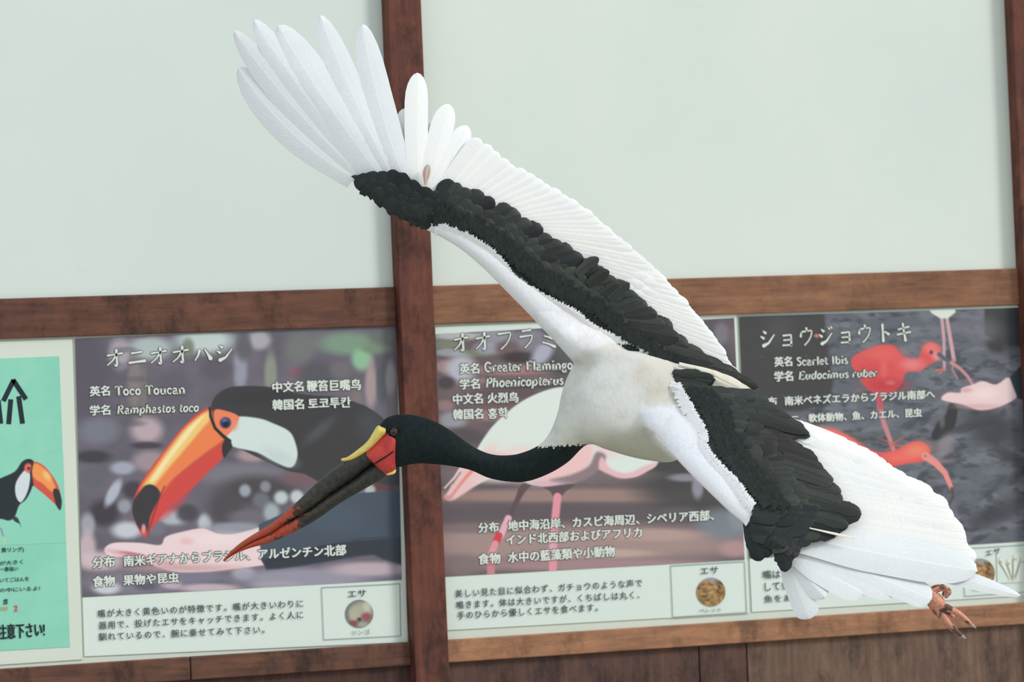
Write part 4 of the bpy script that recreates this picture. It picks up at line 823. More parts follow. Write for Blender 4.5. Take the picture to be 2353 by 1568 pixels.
def in_poly(P, poly): return sdf(P, np.asarray(poly, float))
FAR_WHITE = [(985, 534), (1000, 522), (1010, 519), (1060, 535), (1095, 556), (1130, 580), (1158, 612), (1180, 640), (1240, 680), (1310, 715), (1342, 738), (1370, 760), (1400, 772), (1450, 788), (1500, 812),
             (1540, 900), (1400, 960), (1300, 880), (1180, 760), (1080, 640), (1010, 560), (990, 545)]
NEAR_WHITE = [(1390, 860), (1556, 882), (1566, 905), (1576, 922), (1588, 945), (1597, 962), (1612, 985), (1618, 1000), (1618, 1026), (1636, 1055), (1652, 1072), (1668, 1087), (1696, 1118), (1716, 1148), (1730, 1163),
              (1712, 1200), (1690, 1230), (1560, 1120), (1440, 1000), (1380, 930)]
def wing_arm(name, rows, dfun, white, T, label, n=10, seg=30):
    """aerofoil through leading-edge / trailing pixel pairs (x0,y0,x1,y1,thickness); the top side rounded, tapering backwards"""
    R = cr(rows, n); V, PX = [], []
    prof = []
    half = seg // 2
    for j in range(half + 1): s = (1 - math.cos(math.pi * j / half)) / 2; prof.append((s, 1))
    for j in range(half - 1, 0, -1): s = (1 - math.cos(math.pi * j / half)) / 2; prof.append((s, -1))
    for r in R:
        A, B = np.array(r[0:2]), np.array(r[2:4]); d0 = float(dfun(*A)); d1 = float(dfun(*B))
        for s, sd in prof:
            q = A + (B - A) * s; th = r[4] * 2.5 * ((s ** .42) * (1 - s) ** 1.0 if s > 0 else 0)
            PX.append(q); V.append((q[0], q[1], d0 + (d1 - d0) * s + th * (1.0 if sd > 0 else -0.75) + (r[5] if len(r) > 5 else 0)))
    k_ = len(prof); V = np.array(V); PX = np.array(PX); X = U(V[:, 0], V[:, 1], V[:, 2])
    Fc = [[i * k_ + j, i * k_ + (j + 1) % k_, (i + 1) * k_ + (j + 1) % k_, (i + 1) * k_ + j] for i in range(len(R) - 1) for j in range(k_)]
    Fc += [list(range(k_))[::-1], [(len(R) - 1) * k_ + j for j in range(k_)]]
    b = np.clip(0.5 - (in_poly(PX, white) + 7) / 30.0, 0, 1)
    return mk(name, X, Fc, [DOWN_WING], stork, True, None, label, None, np.tile((0.90, 0.93, 0.98), (len(PX), 1)), None, b)

def feather(name, parent, b, t, w, mats, dfun, lift=0.0, bend=0.0, tip=0.28, root_w=0.35, n=11, camber=0.10, lift_tip=None, point=1.0, rag=0.0, kind=None, dtip=0.0, wide=0.6, shaft=0.05, quill=True, sweep=0.03):
    """one feather, from base pixel b to tip pixel t, w px wide, lying on the wing surface dfun"""
    b, t = np.array(b, float), np.array(t, float); L = np.linalg.norm(t - b); e = (t - b) / L; nn = np.array([-e[1], e[0]])
    us = [-1, -0.55, -shaft, shaft, 0.55, 1]; ts = list(np.linspace(0, 1 - tip, n - 4)) + [1 - tip * (1 - q) for q in (0.35, 0.62, 0.84, 0.96, 1.0)]
    V, UV = [], []
    lift_tip = lift if lift_tip is None else lift_tip
    for side in (1, -1):
        for tt in ts:
            wp = root_w + (1 - root_w) * sm(tt / wide)
            if tt > 1 - tip: wp *= max(0.0, 1 - ((tt - 1 + tip) / tip) ** (2.0 * point)) ** 0.5
            c = b + e * L * tt + nn * bend * 4 * tt * (1 - tt) * 0.5 + nn * bend * tt * tt * 0.0
            for u in us:
                jag = 1 + (rag * random.uniform(-1, 1) if abs(u) == 1 else 0)
                p = c + nn * u * w / 2 * wp * jag - e * abs(u) * w * sweep
                V.append((p[0], p[1], (lift + (lift_tip - lift) * tt) + camber * w * 0.00087 * (1 - u * u) * (0.4 + wp) / 1.4 + (0.0004 if abs(u) <= shaft else 0) + (0.0 if side > 0 else -0.0007) + dtip * tt * tt))
                UV.append((u * w / 6, tt * L / 6 - abs(u) * w / 9))
    V = np.array(V); d = dfun(V[:, 0], V[:, 1]) + V[:, 2]; X = U(V[:, 0], V[:, 1], d)
    nt, nu = len(ts), len(us); Fc, mi = [], []
    for i in range(nt - 1):
        for j in range(nu - 1):
            a = i * nu + j; Fc.append([a, a + 1, a + nu + 1, a + nu]); mi.append(1 if (j == 2 and quill) else 0)
            a += nt * nu; Fc.append([a, a + nu, a + nu + 1, a + 1]); mi.append(1 if (j == 2 and quill) else 0)
    return mk(name, X, Fc, mats, parent, True, mi, None, kind, None, UV)
PRM, WHT, BLK, BKD, CRM, TAN_ = [F_PRIM, F_PSHAFT], [F_WHITE, F_SHAFT], [F_BLACK, F_DSHAFT], [F_BLACKD, F_DSHAFT], [F_CREAM, F_SHAFT], [F_TAN, F_SHAFT]
def J(a, s=1.0): return a + random.uniform(-s, s)

# --- body, neck and head in one surface
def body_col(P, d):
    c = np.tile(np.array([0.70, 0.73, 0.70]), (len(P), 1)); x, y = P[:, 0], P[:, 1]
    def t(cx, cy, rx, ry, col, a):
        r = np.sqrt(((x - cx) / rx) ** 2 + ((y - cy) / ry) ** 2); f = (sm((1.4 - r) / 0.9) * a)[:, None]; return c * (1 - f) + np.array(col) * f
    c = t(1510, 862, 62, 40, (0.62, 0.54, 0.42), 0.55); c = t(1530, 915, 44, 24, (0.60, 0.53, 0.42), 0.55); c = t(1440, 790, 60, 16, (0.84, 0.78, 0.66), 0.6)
    c = t(1480, 1030, 130, 45, (0.50, 0.50, 0.40), 0.8); c = t(1330, 1000, 60, 30, (0.66, 0.67, 0.57), 0.5); c = t(1660, 880, 90, 40, (0.93, 0.90, 0.78), 0.8)  # first patch: belly dirt plus underside shade put into the colour
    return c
def body_blk(P, d):
    x, y = P[:, 0], P[:, 1]; yl = 1029 - 0.06 * (x - 1238)
    s = np.minimum(y - yl, np.minimum((1362 - x), 400)); s = np.where((x < 1236) & (y > 900), np.maximum(s, (1236 - x) * 2.0), s)
    return np.clip(0.5 + s / 26.0, 0, 1)
BODY = [(870, 984, 904, 1072, .014, 0), (876, 972, 909, 1076, .024, 0), (888, 960, 917, 1075, .030, 0), (911, 952.5, 928, 1072, .033, 0), (940, 952, 944, 1068, .034, 0), (974, 959, 966, 1066, .033, 0),
        (1007, 972, 990, 1067, .031, 0), (1038, 991, 1013, 1069, .029, 0), (1065, 1011, 1037, 1072, .027, 0), (1094, 1030, 1060, 1076, .026, 0), (1122, 1042, 1086, 1083, .025, 0), (1150, 1046.5, 1122, 1099, .027, 0),
        (1181, 1045, 1165, 1107.5, .029, 0), (1207, 1038, 1210, 1107.5, .032, 0), (1230, 1028, 1262, 1089, .037, 0), (1250, 1013, 1306, 1062, .046, 0), (1268, 985, 1350, 1022, .060, 0), (1282, 945, 1392, 1033, .074, 0),
        (1291, 902, 1440, 1048, .086, 0), (1305, 862, 1492, 1059, .092, 0), (1335, 815, 1545, 1062, .094, -.005), (1385, 783, 1580, 1035, .090, -.010), (1440, 783, 1600, 990, .082, -.012), (1500, 802, 1608, 945, .066, -.012),
        (1560, 828, 1628, 916, .046, -.008), (1611, 845, 1655, 908, .032, -.004), (1660, 864, 1690, 906, .020, 0), (1705, 885, 1718, 909, .010, 0), (1731, 902, 1734, 910, .003, 0)]
FAR = [(1420, 900, 1570, 880, .050, -.05), (1372, 868, 1530, 846, .048, -.03), (1322, 838, 1492, 812, .043, -.014), (1292, 806, 1455, 788, .038, -.004), (1262, 772, 1415, 762, .033, 0), (1215, 722, 1365, 716, .028, 0), (1162, 668, 1305, 655, .024, 0), (1105, 611, 1240, 600, .021, 0), (1052, 568, 1175, 548, .018, 0), (1000, 538, 1100, 498, .016, 0), (955, 518, 1040, 468, .014, 0), (902, 491, 980, 440, .012, 0), (862, 458, 915, 420, .009, 0), (830, 425, 862, 405, .006, 0), (806, 405, 815, 402, .002, 0)]
NEAR = [(1370, 880, 1520, 820, .050, -.085), (1400, 912, 1555, 852, .046, -.055), (1432, 944, 1590, 890, .040, -.030), (1466, 974, 1625, 925, .034, -.012), (1504, 1001, 1655, 950, .028, -.002), (1543, 1043, 1690, 985, .024, 0), (1590, 1093, 1725, 1035, .022, 0), (1640, 1142, 1760, 1085, .019, 0), (1678, 1178, 1790, 1120, .017, 0), (1705, 1200, 1815, 1150, .015, 0), (1713, 1218, 1830, 1175, .012, 0), (1722, 1236, 1832, 1198, .010, 0), (1740, 1250, 1828, 1222, .008, 0), (1768, 1260, 1818, 1244, .005, 0), (1788, 1266, 1802, 1258, .002, 0)]
body = loft('body', BODY, DOWN_BODY, stork, 8, 44)
def root_rows(rows, n):                                  # the arm's root, thinning under the wing's own skin at its end
    out = []
    for i in range(n): r = list(rows[i]); r[4] *= [1.0, 1.0, 1.0, 1.0, .97, .90, .80, .7][i]; out.append(tuple(r))
    return out
parts_ = [body, wing_arm('shoulder', root_rows(FAR, 7), dFar, FAR_WHITE, 1, None), wing_arm('shoulder', root_rows(NEAR, 7), dNear, NEAR_WHITE, 1, None)]
import bmesh
bm = bmesh.new()
for o in parts_: bm.from_mesh(o.data)
bmesh.ops.recalc_face_normals(bm, faces=bm.faces[:])
me0 = bpy.data.meshes.new('body'); bm.to_mesh(me0); bm.free()
for o in parts_: bpy.data.objects.remove(o)
tmp = bpy.data.objects.new('body_tmp', me0); COLL.objects.link(tmp)
md = tmp.modifiers.new('r', 'REMESH'); md.mode = 'VOXEL'; md.voxel_size = 0.0032
bpy.context.view_layer.update(); me1 = bpy.data.meshes.new_from_object(tmp.evaluated_get(bpy.context.evaluated_depsgraph_get()))
bpy.data.objects.remove(tmp)
nv = len(me1.vertices); X = np.empty(nv * 3); me1.vertices.foreach_get('co', X); X = X.reshape(-1, 3)
E = np.empty(len(me1.edges) * 2, dtype=int); me1.edges.foreach_get('vertices', E); E = E.reshape(-1, 2)
bx_, by_ = project(X + world_loc(stork))
wgt = np.maximum.reduce([sm(1.35 - np.hypot(bx_ - cx_, by_ - cy_) / r_) for cx_, cy_, r_ in ((1345, 822, 85), (1420, 800, 90), (1300, 850, 55), (1490, 925, 85), (1530, 960, 70), (1440, 965, 60), (1520, 870, 70))])
wgt = np.maximum(wgt, 0.15)[:, None]; deg = np.bincount(E.ravel(), minlength=nv)[:, None]
for it in range(34):
    S = np.zeros_like(X)
    for k_ in range(3): S[:, k_] = np.bincount(E[:, 0], X[E[:, 1], k_], nv) + np.bincount(E[:, 1], X[E[:, 0], k_], nv)
    X += ((S / np.maximum(deg, 1)) - X) * 0.6 * (wgt if it > 5 else np.maximum(wgt, .5))
me1.vertices.foreach_set('co', X.ravel()); bx_, by_ = project(X + world_loc(stork)); PXY = np.stack([bx_, by_], 1)
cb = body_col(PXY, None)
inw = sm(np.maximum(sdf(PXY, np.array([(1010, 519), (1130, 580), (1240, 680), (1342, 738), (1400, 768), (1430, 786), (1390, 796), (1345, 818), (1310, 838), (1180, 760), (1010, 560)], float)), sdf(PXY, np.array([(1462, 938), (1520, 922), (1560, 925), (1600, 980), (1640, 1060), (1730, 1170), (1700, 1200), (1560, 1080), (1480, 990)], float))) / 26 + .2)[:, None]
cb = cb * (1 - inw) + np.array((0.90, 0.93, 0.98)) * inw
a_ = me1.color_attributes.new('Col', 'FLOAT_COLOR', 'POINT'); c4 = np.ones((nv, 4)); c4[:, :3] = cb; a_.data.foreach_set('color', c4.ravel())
bk = body_blk(PXY, None); rt = np.maximum(-sdf(PXY, np.array(FAR_WHITE, float)), -1e3)
a_ = me1.attributes.new('blk', 'FLOAT', 'POINT'); a_.data.foreach_set('value', bk)
me1.materials.clear(); me1.materials.append(DOWN_BODY)
me1.polygons.foreach_set('use_smooth', [True] * len(me1.polygons)); me1.update()
body = bpy.data.objects.new('body', me1); COLL.objects.link(body); body.parent = stork
body['label'] = 'dirty white body with slim black neck and head'

# --- bill, face, saddle, eyes
def bill_red(P, d):
    x, y = P[:, 0], P[:, 1]; along = (x - 513) * .80 + (1287 - y) * .60; across = (x - 513) * .6 - (1287 - y) * .8
    f = sm((330 - along) / 300) * 0.72 + 0.18 * np.exp(-((along - 150) / 60) ** 2) * sm((20 - np.abs(across - 2)) / 20)
    return np.clip(f, 0, 1)
bcol = lambda P, d: np.tile(np.array([.02, .03, .03]), (len(P), 1))
head = body
UP = [(512, 1288, 515, 1289, .001, 0), (538, 1260, 545, 1267.5, .005, 0), (567, 1238, 580, 1246.5, .007, 0), (600, 1218, 620, 1228, .009, 0), (634, 1196, 656, 1204, .012, 0), (685, 1151, 703, 1178, .014, 0),
      (734, 1104, 758, 1138, .017, 0), (788, 1062, 812, 1102, .021, 0), (806, 1049, 832, 1086, .022, 0), (824, 1036, 856, 1068.5, .024, 0), (846, 1018, 890, 1045, .022, 0)]
LO = [(513, 1289.5, 515, 1291, .001, 0), (545, 1267.5, 540, 1274, .005, 0), (580, 1246.5, 575, 1260, .007, 0), (620, 1228, 622, 1247, .009, 0), (656, 1204, 672, 1225, .012, 0), (703, 1178, 725, 1196, .014, 0),
      (758, 1138, 786, 1154, .016, 0), (812, 1102, 838, 1124, .019, 0), (832, 1086, 862, 1110, .021, 0), (856, 1068.5, 888, 1092, .023, 0), (888, 1046, 906, 1068, .022, 0)]
loft('upper_bill', UP, BILL, stork, 8, 26, colf=bcol, blkf=bill_red, label='dark upper bill, reddish orange towards the tip')
loft('lower_bill', LO, BILL, stork, 8, 26, colf=bcol, blkf=bill_red, label='dark lower bill, reddish orange towards the tip')
rb = loft('face_band', [(828.5, 1037, 885, 1092, .019, .001), (831, 1034, 888, 1093, .0285, .001), (846, 1020, 897, 1090, .031, .001), (862, 1006, 908, 1080, .033, .001), (877, 994, 913, 1058, .0345, .001), (889, 992, 916, 1030, .0345, .001), (903, 1003, 914, 1016, .030, .001)],
          SKIN_RED, stork, 6, 30, label='red bare skin band across the bill and face')
tube('bill_crease', [(857, 1069, .0325, 1.1), (872, 1059, .0345, 1.6), (890, 1048, .0358, 1.5), (906, 1037, .0352, 1.2)], CREASE, rb, 5, 8)
loft('saddle', [(886, 984, 887, 998, .030, .004), (877, 981, 882, 1004, .032, .004), (866, 980.5, 874, 1013, .031, .004), (845, 1013, 856, 1031, .029, .002), (822, 1033.5, 836, 1047, .026, 0), (799, 1050, 812, 1060.5, .018, 0), (787, 1053.5, 794, 1063, .009, 0), (783, 1056, 785, 1060, .004, 0)],
     SADDLE, stork, 7, 24, label='yellow frontal saddle on the bill')
tube('wattle', [(889, 1091, .022, 2), (898, 1089, .024, 3), (905, 1086, .024, 3.4), (909, 1080, .022, 1.5)], SADDLE, stork, 4, 10)
def ball(name, x, y, d, r, m, parent, flat=1.0, lon=20, lat=12):
    c = U(x, y, d); rr = r * BD / FPX; V = [c + F3 * rr * flat * -1]; 
    e1 = M.T @ np.array([1, 0, 0]); e2 = M.T @ np.array([0, 1, 0])
    for i in range(1, lat):
        a = math.pi * i / lat
        for j in range(lon): q = 2 * math.pi * j / lon; V.append(c - F3 * rr * flat * math.cos(a) + rr * math.sin(a) * (e1 * math.cos(q) + e2 * math.sin(q)))
    V.append(c + F3 * rr * flat); Fc = [[0, 1 + j, 1 + (j + 1) % lon] for j in range(lon)]
    for i in range(lat - 2):
        for j in range(lon): a = 1 + i * lon; Fc.append([a + j, a + lon + j, a + lon + (j + 1) % lon, a + (j + 1) % lon])
    a = 1 + (lat - 2) * lon; Fc += [[a + (j + 1) % lon, a + j, len(V) - 1] for j in range(lon)]
    return mk(name, V, Fc, [m], parent, True)
for s in (1, -1):
    e = ball('eye', 905, 993, .0275 * s, 11.5, EYE, stork, 0.75); ball('pupil', 904, 993, (.0275 + .0052) * s, 6, PUPIL, e, 0.5)
    tube('eyelid', [(893 + 0, 993, .031 * s, 1.6), (897, 984, .0325 * s, 1.8), (906, 980, .033 * s, 1.8), (915, 985, .0325 * s, 1.8), (918, 993, .031 * s, 1.8), (914, 1002, .031 * s, 1.6), (905, 1006, .031 * s, 1.5), (896, 1002, .031 * s, 1.5), (893, 993, .031 * s, 1.6)], CREASE, e, 4, 8)

# --- far wing (upper left)
def skin_rows(rows, i0):
    out = []
    for i, r in enumerate(rows[i0:]): r = list(r); r[4] *= [.55, .86, 1.0][min(i, 2)]; r[5] -= [.004, 0, 0][min(i, 2)]; out.append(tuple(r))
    return out
fw = wing_arm('wing', skin_rows(FAR, 4), dFar, FAR_WHITE, 1, 'far wing reaching up to the left, spread white flight feathers')
# primaries, from the leading edge inwards: base, tip, width, bend
PR = [((815, 410), (546, 154), 74, -46), ((850, 420), (537, 70), 62, -28), ((872, 424), (582, 44), 66, -22), ((893, 428), (638, 56), 92, -16), ((915, 432), (735, 34), 62, -14), ((938, 436), (832, 54), 66, -20), ((962, 440), (959, 166), 54, -8), ((978, 448), (1031, 238), 54, -4), ((990, 455), (1074, 288), 50, 0)]
for i, (b, t_, w, bd) in enumerate(PR):
    feather('flight_feather', fw, b, t_, w, PRM if i < 6 else WHT, dFar, lift=-.014 + .0016 * i, bend=bd, tip=0.34 if i < 6 else .24, root_w=0.75, n=16, point=1.0, camber=.05, wide=.5, dtip=-.012)
for b, t_, w, bd in [((925, 440), (792, 262), 56, -8), ((935, 440), (842, 282), 52, -8), ((945, 440), (884, 268), 54, -8), ((958, 440), (930, 248), 44, -4), ((968, 446), (945, 262), 40, 0), ((975, 450), (1000, 280), 50, 0), ((985, 455), (1046, 300), 46, 0)]:
    feather('flight_feather', fw, b, t_, w, WHT, dFar, lift=-.019, bend=bd, tip=.16, root_w=.8, n=12, point=1.2, camber=.04)
far_t = [(1107, 318), (1150, 352), (1186, 382), (1232, 404), (1270, 432), (1310, 458), (1348, 486), (1378, 510), (1407, 535), (1437, 562), (1472, 593), (1503, 620), (1533, 652), (1559, 683), (1582, 705), (1602, 728), (1620, 752), (1644, 779), (1661, 806), (1674, 830), (1684, 852), (1700, 869)]
far_b = [(1000, 465), (1018, 478), (1035, 488), (1055, 497), (1075, 503), (1098, 508), (1122, 512), (1140, 515), (1162, 522), (1188, 530), (1212, 542), (1238, 558), (1268, 578), (1298, 600), (1322, 622), (1342, 640), (1362, 660), (1384, 680), (1402, 698), (1420, 716), (1440, 735), (1470, 755)]
sec = cr(np.hstack([far_b, far_t]), 1); sec2 = cr(sec, 2)[::1]
for i, r in enumerate(sec2):
    q = i / len(sec2); feather('flight_feather', fw, r[:2], r[2:] + np.array([J(0, 3), J(0, 3)]), 40 if q < .4 else 36, WHT, dFar, lift=.000 - .0004 * i / 3, bend=-6 + 10 * q, tip=.14, root_w=.7, n=11, point=1.2, camber=.06, rag=.02)
# second row: white greater coverts shining out between, then the black coverts in rows
KF = [(1486, 812, 1742, 894), (1452, 790, 1692, 868), (1428, 776, 1640, 834), (1405, 766, 1592, 802), (1380, 748, 1562, 778), (1352, 724, 1490, 712), (1312, 702, 1446, 662), (1282, 690, 1400, 634), (1246, 674, 1366, 606), (1212, 655, 1322, 580), (1182, 630, 1282, 550),
      (1152, 598, 1238, 523), (1122, 570, 1184, 482), (1088, 548, 1122, 450), (1052, 532, 1064, 428), (1018, 522, 1031, 412), (1000, 526, 988, 442), (985, 530, 966, 416), (962, 522, 935, 403), (932, 505, 900, 393), (902, 488, 863, 390), (872, 462, 832, 398), (845, 438, 808, 404)]
def covert_rows(parent, keys, dfun, rows, mats_at, w_at, slant=None, z0=0.004):
    K = np.asarray(keys, float); D = cr(K, 12); seg = np.r_[0, np.cumsum(np.linalg.norm(np.diff(D[:, 2:], axis=0), axis=1) * .5 + np.linalg.norm(np.diff(D[:, :2], axis=0), axis=1) * .5)]
    for ri, (f, cnt, ln) in enumerate(rows):
        for j in range(cnt):
            s = (j + 0.5 * (ri % 2) + 0.25) / cnt * seg[-1]; s = min(s + random.uniform(-2.5, 2.5), seg[-1]); r = np.array([np.interp(s, seg, D[:, k_]) for k_ in range(4)]); q = s / seg[-1]
            wb, ce = r[:2], r[2:]; f2 = f + random.uniform(-.035, .035); tp = wb + (ce - wb) * f2; s2 = min(max(s + (slant(q) if slant else 0), 0), seg[-1]); r2 = np.array([np.interp(s2, seg, D[:, k_]) for k_ in range(4)]); bs = r2[:2] + (r2[2:] - r2[:2]) * max(f2 - ln * random.uniform(.85, 1.15), .04); L = np.linalg.norm(tp - bs)
            if L < 8: continue
            mm = mats_at(q, ri, tp); w = w_at(q, ri) * random.uniform(.85, 1.25)
            lf = z0 + ri * (.0026 if q < .74 else .0016) + random.uniform(-.0006, .0006)
            feather('covert_feather', parent, bs, tp + np.array([J(0, 3), J(0, 3)]), w, mm, dfun, lift=lf - .001, lift_tip=lf + .0012, bend=J(1, 5), tip=random.uniform(.26, .4), root_w=.75, n=9, point=random.uniform(.9, 1.3), camber=.035 if q > .74 else .11 if ri == 0 else .06, rag=.10, quill=q < .74 and random.random() < .4, shaft=.025)
covert_rows(fw, KF, dFar, [(1.0, 36, .62), (.74, 34, .60), (.54, 34, .50), (.38, 30, .36)],
            lambda q, ri, p: BKD if q > .74 or random.random() < .15 else BLK, lambda q, ri: (42 if q < .7 else 36) - ri * 1.0, slant=lambda q: 45 * float(sm((q - .12) / .15)) * float(sm((.80 - q) / .1)), z0=.006)
# longer separated coverts and scapulars with free tips
for b, t_, w, bd in [((1400, 690), (1447, 650), 22, -7), ((1376, 682), (1424, 652), 22, -5), ((1350, 655), (1400, 622), 24, -4), ((1325, 632), (1376, 592), 24, -5), ((1410, 716), (1470, 690), 26, -3), ((1420, 724), (1488, 706), 26, 2),
                     ((1440, 752), (1562, 777), 44, 6), ((1430, 735), (1530, 748), 40, 6), ((1430, 728), (1510, 722), 34, 5), ((1500, 796), (1640, 836), 40, 6), ((1540, 812), (1684, 856), 36, 5), ((1590, 834), (1702, 872), 28, 3), ((1640, 848), (1744, 890), 20, -2), ((1672, 862), (1742, 884), 14, 0)]:
    feather('covert_feather', fw, b, t_, w, BLK, dFar, lift=.012, lift_tip=.015, bend=bd, tip=.3, root_w=.8, n=10, point=.9, camber=.07, rag=.12, wide=.3)
feather('covert_feather', fw, (978, 425), (984, 377), 17, TAN_, dFar, lift=.010, tip=.4, bend=-3)
# ragged white fringe of the arm over the black coverts
def fringe(parent, line, out, dfun, m, cnt, ln, w, lift=.012, rise=.012, name='down_fringe', back=.62, blk=0.0):
    Ln = cr(line, 8); seg = np.r_[0, np.cumsum(np.linalg.norm(np.diff(Ln, axis=0), axis=1))]; V, Fc = [], []
    for j in range(cnt):
        s = (j + random.random()) / cnt * seg[-1]; p = np.array([np.interp(s, seg, Ln[:, 0]), np.interp(s, seg, Ln[:, 1])]); q = np.array([np.interp(s + 4, seg, Ln[:, 0]), np.interp(s + 4, seg, Ln[:, 1])])
        dd = (q - p) / (np.linalg.norm(q - p) + 1e-6); e = np.array([dd[1], -dd[0]]) if out > 0 else np.array([-dd[1], dd[0]])
        e = e * math.cos(.6) + dd * random.uniform(-.5, .9); e /= np.linalg.norm(e); nn = np.array([-e[1], e[0]]); L = ln * random.uniform(.5, 1.15); ww = w * random.uniform(.7, 1.3)
        p = p - e * L * back; k0 = len(V)
        for tt, wp in ((0, .6), (.35, 1), (.7, .85), (.9, .5), (1.0, .05)):
            for u in (-1, 0, 1):
                z = p + e * L * tt + nn * u * ww / 2 * wp; V.append((z[0], z[1], lift + rise * tt - rise * .35 * tt * tt + (.0008 if u == 0 else 0)))
        for a in range(4):
            for b_ in range(2): i0 = k0 + a * 3 + b_; Fc.append([i0, i0 + 1, i0 + 4, i0 + 3])
    V = np.array(V); X = U(V[:, 0], V[:, 1], dfun(V[:, 0], V[:, 1]) + V[:, 2])
    return mk(name, X, Fc, [m], parent, True, kind='stuff', colors=np.tile((0.92, 0.94, 0.97), (len(V), 1)), weights=np.full(len(V), blk))
def shift(line, keys, f):
    K = np.asarray(keys, float); D = cr(K, 6); return [tuple(r[:2] + (r[2:] - r[:2]) * f) for r in D[::6]]
KFr = KF[:17][::-1]
for f, c_, l_ in ((.36, 220, 34), (.26, 260, 30), (.17, 260, 26)): fringe(fw, shift(None, KFr, f), 1, dFar, DOWN_WING, c_, l_, 6, .017 + .004 * (1 - f), .003, 'black_down', .5, 1.0)
fringe(fw, FAR_WHITE[1:15], 1, dFar, DOWN_WING, 520, 32, 6, .010, .015)

# --- near wing (lower right)
nw = wing_arm('wing', skin_rows(NEAR, 4), dNear, NEAR_WHITE, 1, 'near wing reaching down to the right, white flight feathers over the posters')
near_t = [(1860, 1003), (1885, 1010), (1912, 1025), (1953, 1037), (2004, 1062), (2040, 1083), (2074, 1105), (2108, 1127), (2138, 1135), (2152, 1153), (2178, 1168), (2186, 1184), (2196, 1202), (2211, 1214), (2222, 1231), (2222, 1247), (2226, 1262), (2242, 1284)]
near_b = [(1700, 915), (1725, 935), (1748, 955), (1762, 972), (1775, 992), (1788, 1012), (1800, 1032), (1812, 1052), (1822, 1072), (1830, 1090), (1836, 1108), (1840, 1125), (1843, 1142), (1845, 1158), (1846, 1172), (1844, 1188), (1840, 1204), (1836, 1216)]
sec3 = cr(np.hstack([near_b, near_t]), 2)
for i, r in enumerate(sec3):
    feather('flight_feather', nw, r[:2] + np.array([0, 14.0]) * (i < 4), r[2:] + np.array([J(0, 3), J(0, 3)]) + np.array([0, 6.0]) * (i < 2), 52 if i > 5 else 28 + 4 * i, WHT, dNear, lift=.000 - .0006 * i, bend=-6 + 4 * i / len(sec3), tip=.11, root_w=.7, n=12, point=1.2, camber=.075, rag=.02)
PN = [((1832, 1232), (2248, 1312), 94, 8, .30, -.012), ((1840, 1228), (2347, 1371), 46, -9, .42, -.020), ((1826, 1248), (2142, 1378), 60, 0, .09, -.018), ((1822, 1258), (2060, 1366), 60, 6, .2, -.020), ((1820, 1264), (1992, 1366), 70, 8, .26, -.022),
      ((1816, 1272), (1940, 1352), 54, 6, .3, -.024), ((1814, 1276), (1897, 1376), 56, 2, .3, -.026), ((1812, 1284), (1862, 1424), 58, 5, .16, -.028)]
for b, t_, w, bd, tp_, lf in PN:
    feather('flight_feather', nw, b, t_, w, PRM, dNear, lift=lf, bend=bd, tip=tp_, root_w=0.8, n=16, point=1.1 if w != 46 else .8, camber=.05, wide=.4)
# far side of the folded hand: dark tips of the alula
for b, t_, w, bd in [((1722, 1200), (1747, 1291), 44, -6), ((1740, 1215), (1766, 1282), 36, -4), ((1716, 1205), (1732, 1270), 26, 0), ((1800, 1225), (1804, 1316), 36, 0), ((1812, 1220), (1826, 1284), 34, 0), ((1796, 1215), (1798, 1290), 28, 3)]:
    feather('covert_feather', nw, b, t_, w, BKD, dNear, lift=.004, bend=bd, tip=.3, n=10, rag=.1, root_w=.7)
KN = [(1557, 888, 1738, 909), (1560, 896, 1768, 922), (1568, 914, 1812, 958), (1580, 935, 1856, 996), (1595, 962, 1832, 1006), (1608, 985, 1818, 1006), (1618, 1012, 1850, 1036), (1622, 1036, 1880, 1062), (1640, 1058, 1892, 1078), (1655, 1074, 1917, 1105), (1668, 1090, 1908, 1114),
      (1692, 1116, 1936, 1140), (1712, 1140, 1946, 1166), (1726, 1160, 1978, 1178), (1718, 1188, 1954, 1208), (1714, 1204, 1926, 1224), (1718, 1218, 1878, 1232), (1726, 1232, 1846, 1256), (1778, 1238, 1826, 1276), (1790, 1246, 1806, 1310)]
covert_rows(nw, KN, dNear, [(1.0, 40, .56), (.84, 38, .52), (.67, 36, .50), (.50, 34, .46), (.34, 32, .34)],
            lambda q, ri, p: BKD if (q > .66 and random.random() < .85) or random.random() < .12 else BLK, lambda q, ri: ((44 if q > .25 else 30) - ri * 1.5 if q < .8 else 34), z0=.004)
for b, t_, w in [((1740, 948), (1860, 997), 18), ((1730, 960), (1850, 996), 22), ((1800, 1066), (1916, 1106), 30), ((1810, 1080), (1911, 1116), 24), ((1860, 1150), (1978, 1178), 30), ((1800, 1046), (1893, 1078), 24), ((1790, 1026), (1880, 1058), 26), ((1830, 1130), (1942, 1164), 30), ((1840, 1180), (1950, 1208), 28)]:
    feather('covert_feather', nw, b, t_, w, BLK, dNear, lift=.011, lift_tip=.010, bend=-3, tip=.26, n=10, rag=.14, root_w=.8, camber=.05, wide=.3)
feather('covert_feather', nw, (1860, 1214), (1966, 1238), 5.5, CRM, dNear, lift=.012, tip=.4, root_w=.5)
for f, c_, l_ in ((.32, 240, 34), (.23, 260, 30), (.15, 260, 24)): fringe(nw, shift(None, KN[:14], f), 1, dNear, DOWN_WING, c_, l_, 6, .016 + .004 * (1 - f), .003, 'black_down', .5, 1.0)
fringe(nw, NEAR_WHITE[1:15], 1, dNear, DOWN_WING, 480, 32, 6, .010, .015)

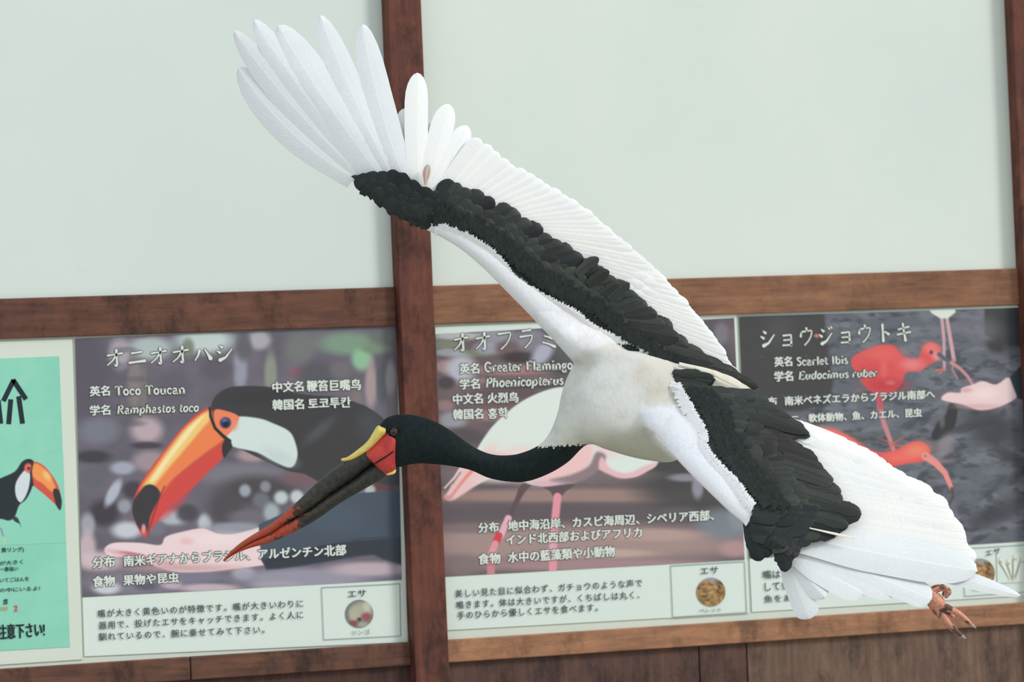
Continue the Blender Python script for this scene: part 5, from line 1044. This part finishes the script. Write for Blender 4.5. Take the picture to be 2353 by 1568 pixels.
# --- rump and tail: black tail patch, cream tail coverts, white tertials
DT = lambda x, y: 0 * x + .035
tail = feather('tail', stork, (1545, 868), (1642, 876), 34, BLK, DT, lift=.016, tip=.2, n=10, rag=.1, root_w=.9, camber=.03)
for b, t_, w in [((1548, 857), (1612, 858), 18), ((1550, 865), (1640, 866), 18), ((1550, 874), (1636, 877), 18), ((1556, 881), (1626, 886), 14), ((1548, 862), (1600, 872), 16), ((1570, 860), (1645, 874), 14), ((1560, 870), (1618, 868), 16)]:
    feather('tail_feather', tail, b, t_, w, BKD if w == 16 else BLK, DT, lift=.019 + random.random() * .002, tip=.3, n=8, rag=.16, root_w=.8, camber=.03, quill=False)
rump = feather('tail_coverts', stork, (1600, 858), (1736, 909), 36, CRM, lambda x, y: 0 * x + .030, lift=.0, tip=.5, n=12, rag=.03, root_w=.7)
for b, t_, w in [((1600, 848), (1704, 884), 20), ((1560, 838), (1668, 866), 16), ((1640, 872), (1716, 902), 22), ((1620, 876), (1690, 896), 20), ((1640, 862), (1734, 908), 16)]:
    feather('covert_feather', rump, b, t_, w, CRM, lambda x, y: 0 * x + .030, lift=.014, lift_tip=.004, tip=.35, n=9, rag=.04, root_w=.7)

# --- legs trailed behind, feet showing below the near wing
def foot(dz, ox, oy, full):
    lg = tube('leg', [(1560 + ox, 960 + oy, -.03 + dz, 20), (1680 + ox, 1060 + oy, .00 + dz, 13), (1830 + ox, 1160 + oy, .02 + dz, 7), (1960 + ox, 1245 + oy, .03 + dz, 6.5), (2072 + ox, 1323 + oy, .035 + dz, 6.5), (2104 + ox, 1344 + oy, .038 + dz, 7), (2140 + ox, 1372 + oy, .04 + dz, 7)], LEG, stork, 8, 14, label='long dark trailing leg')
    P = lambda pts: [(x + ox, y + oy, d + .04 + dz, r) for x, y, d, r in pts]
    tube('palm', P([(2128, 1356, 0, 9), (2138, 1368, 0, 15), (2150, 1384, 0, 17), (2164, 1398, .002, 15), (2176, 1408, .002, 9)]), FOOT, lg, 6, 18)
    for nm, pts in (('toe', [(2138, 1372, .0, 9), (2150, 1395, .002, 11), (2166, 1416, .006, 9.5), (2180, 1434, .008, 7.8), (2190, 1444, .008, 7.6), (2200, 1454, .008, 6), (2209, 1461, .007, 4.6), (2216, 1465, .006, 2.5)]),
                    ('toe', [(2152, 1386, .004, 11), (2170, 1395, .008, 9.5), (2188, 1403, .009, 7.6), (2204, 1412, .009, 7.2), (2219, 1424, .009, 6), (2230, 1434, .008, 4.4), (2239, 1441, .007, 2.4)]),
                    ('toe', [(2132, 1362, -.002, 8), (2148, 1358, .002, 7), (2163, 1353, .004, 6.4), (2174, 1354, .004, 6.4), (2180, 1361, .004, 6.4), (2176, 1368, .004, 5), (2172, 1372, .004, 3)]),
                    ('toe', [(2152, 1378, -.008, 8), (2162, 1374, -.014, 6), (2166, 1384, -.016, 5.5), (2170, 1394, -.016, 5), (2182, 1408, -.015, 6), (2189, 1417, -.014, 5), (2192, 1420, -.013, 2)])):
        tube(nm, P(pts), FOOT, lg, 6, 14)
    for pts in ([(2209, 1461, .008, 4.2), (2216, 1466, .006, 2.8), (2220, 1468, .005, .8)], [(2231, 1436, .009, 4), (2239, 1441.5, .007, 2.6), (2243, 1444, .006, .8)], [(2178, 1368, .0055, 4.5), (2174, 1373, .004, 3.2), (2170, 1374, .003, .9)]):
        tube('claw', P(pts), CLAW, lg, 4, 10)
foot(0, 0, 0, True)
foot(-.055, -6, -4, False)
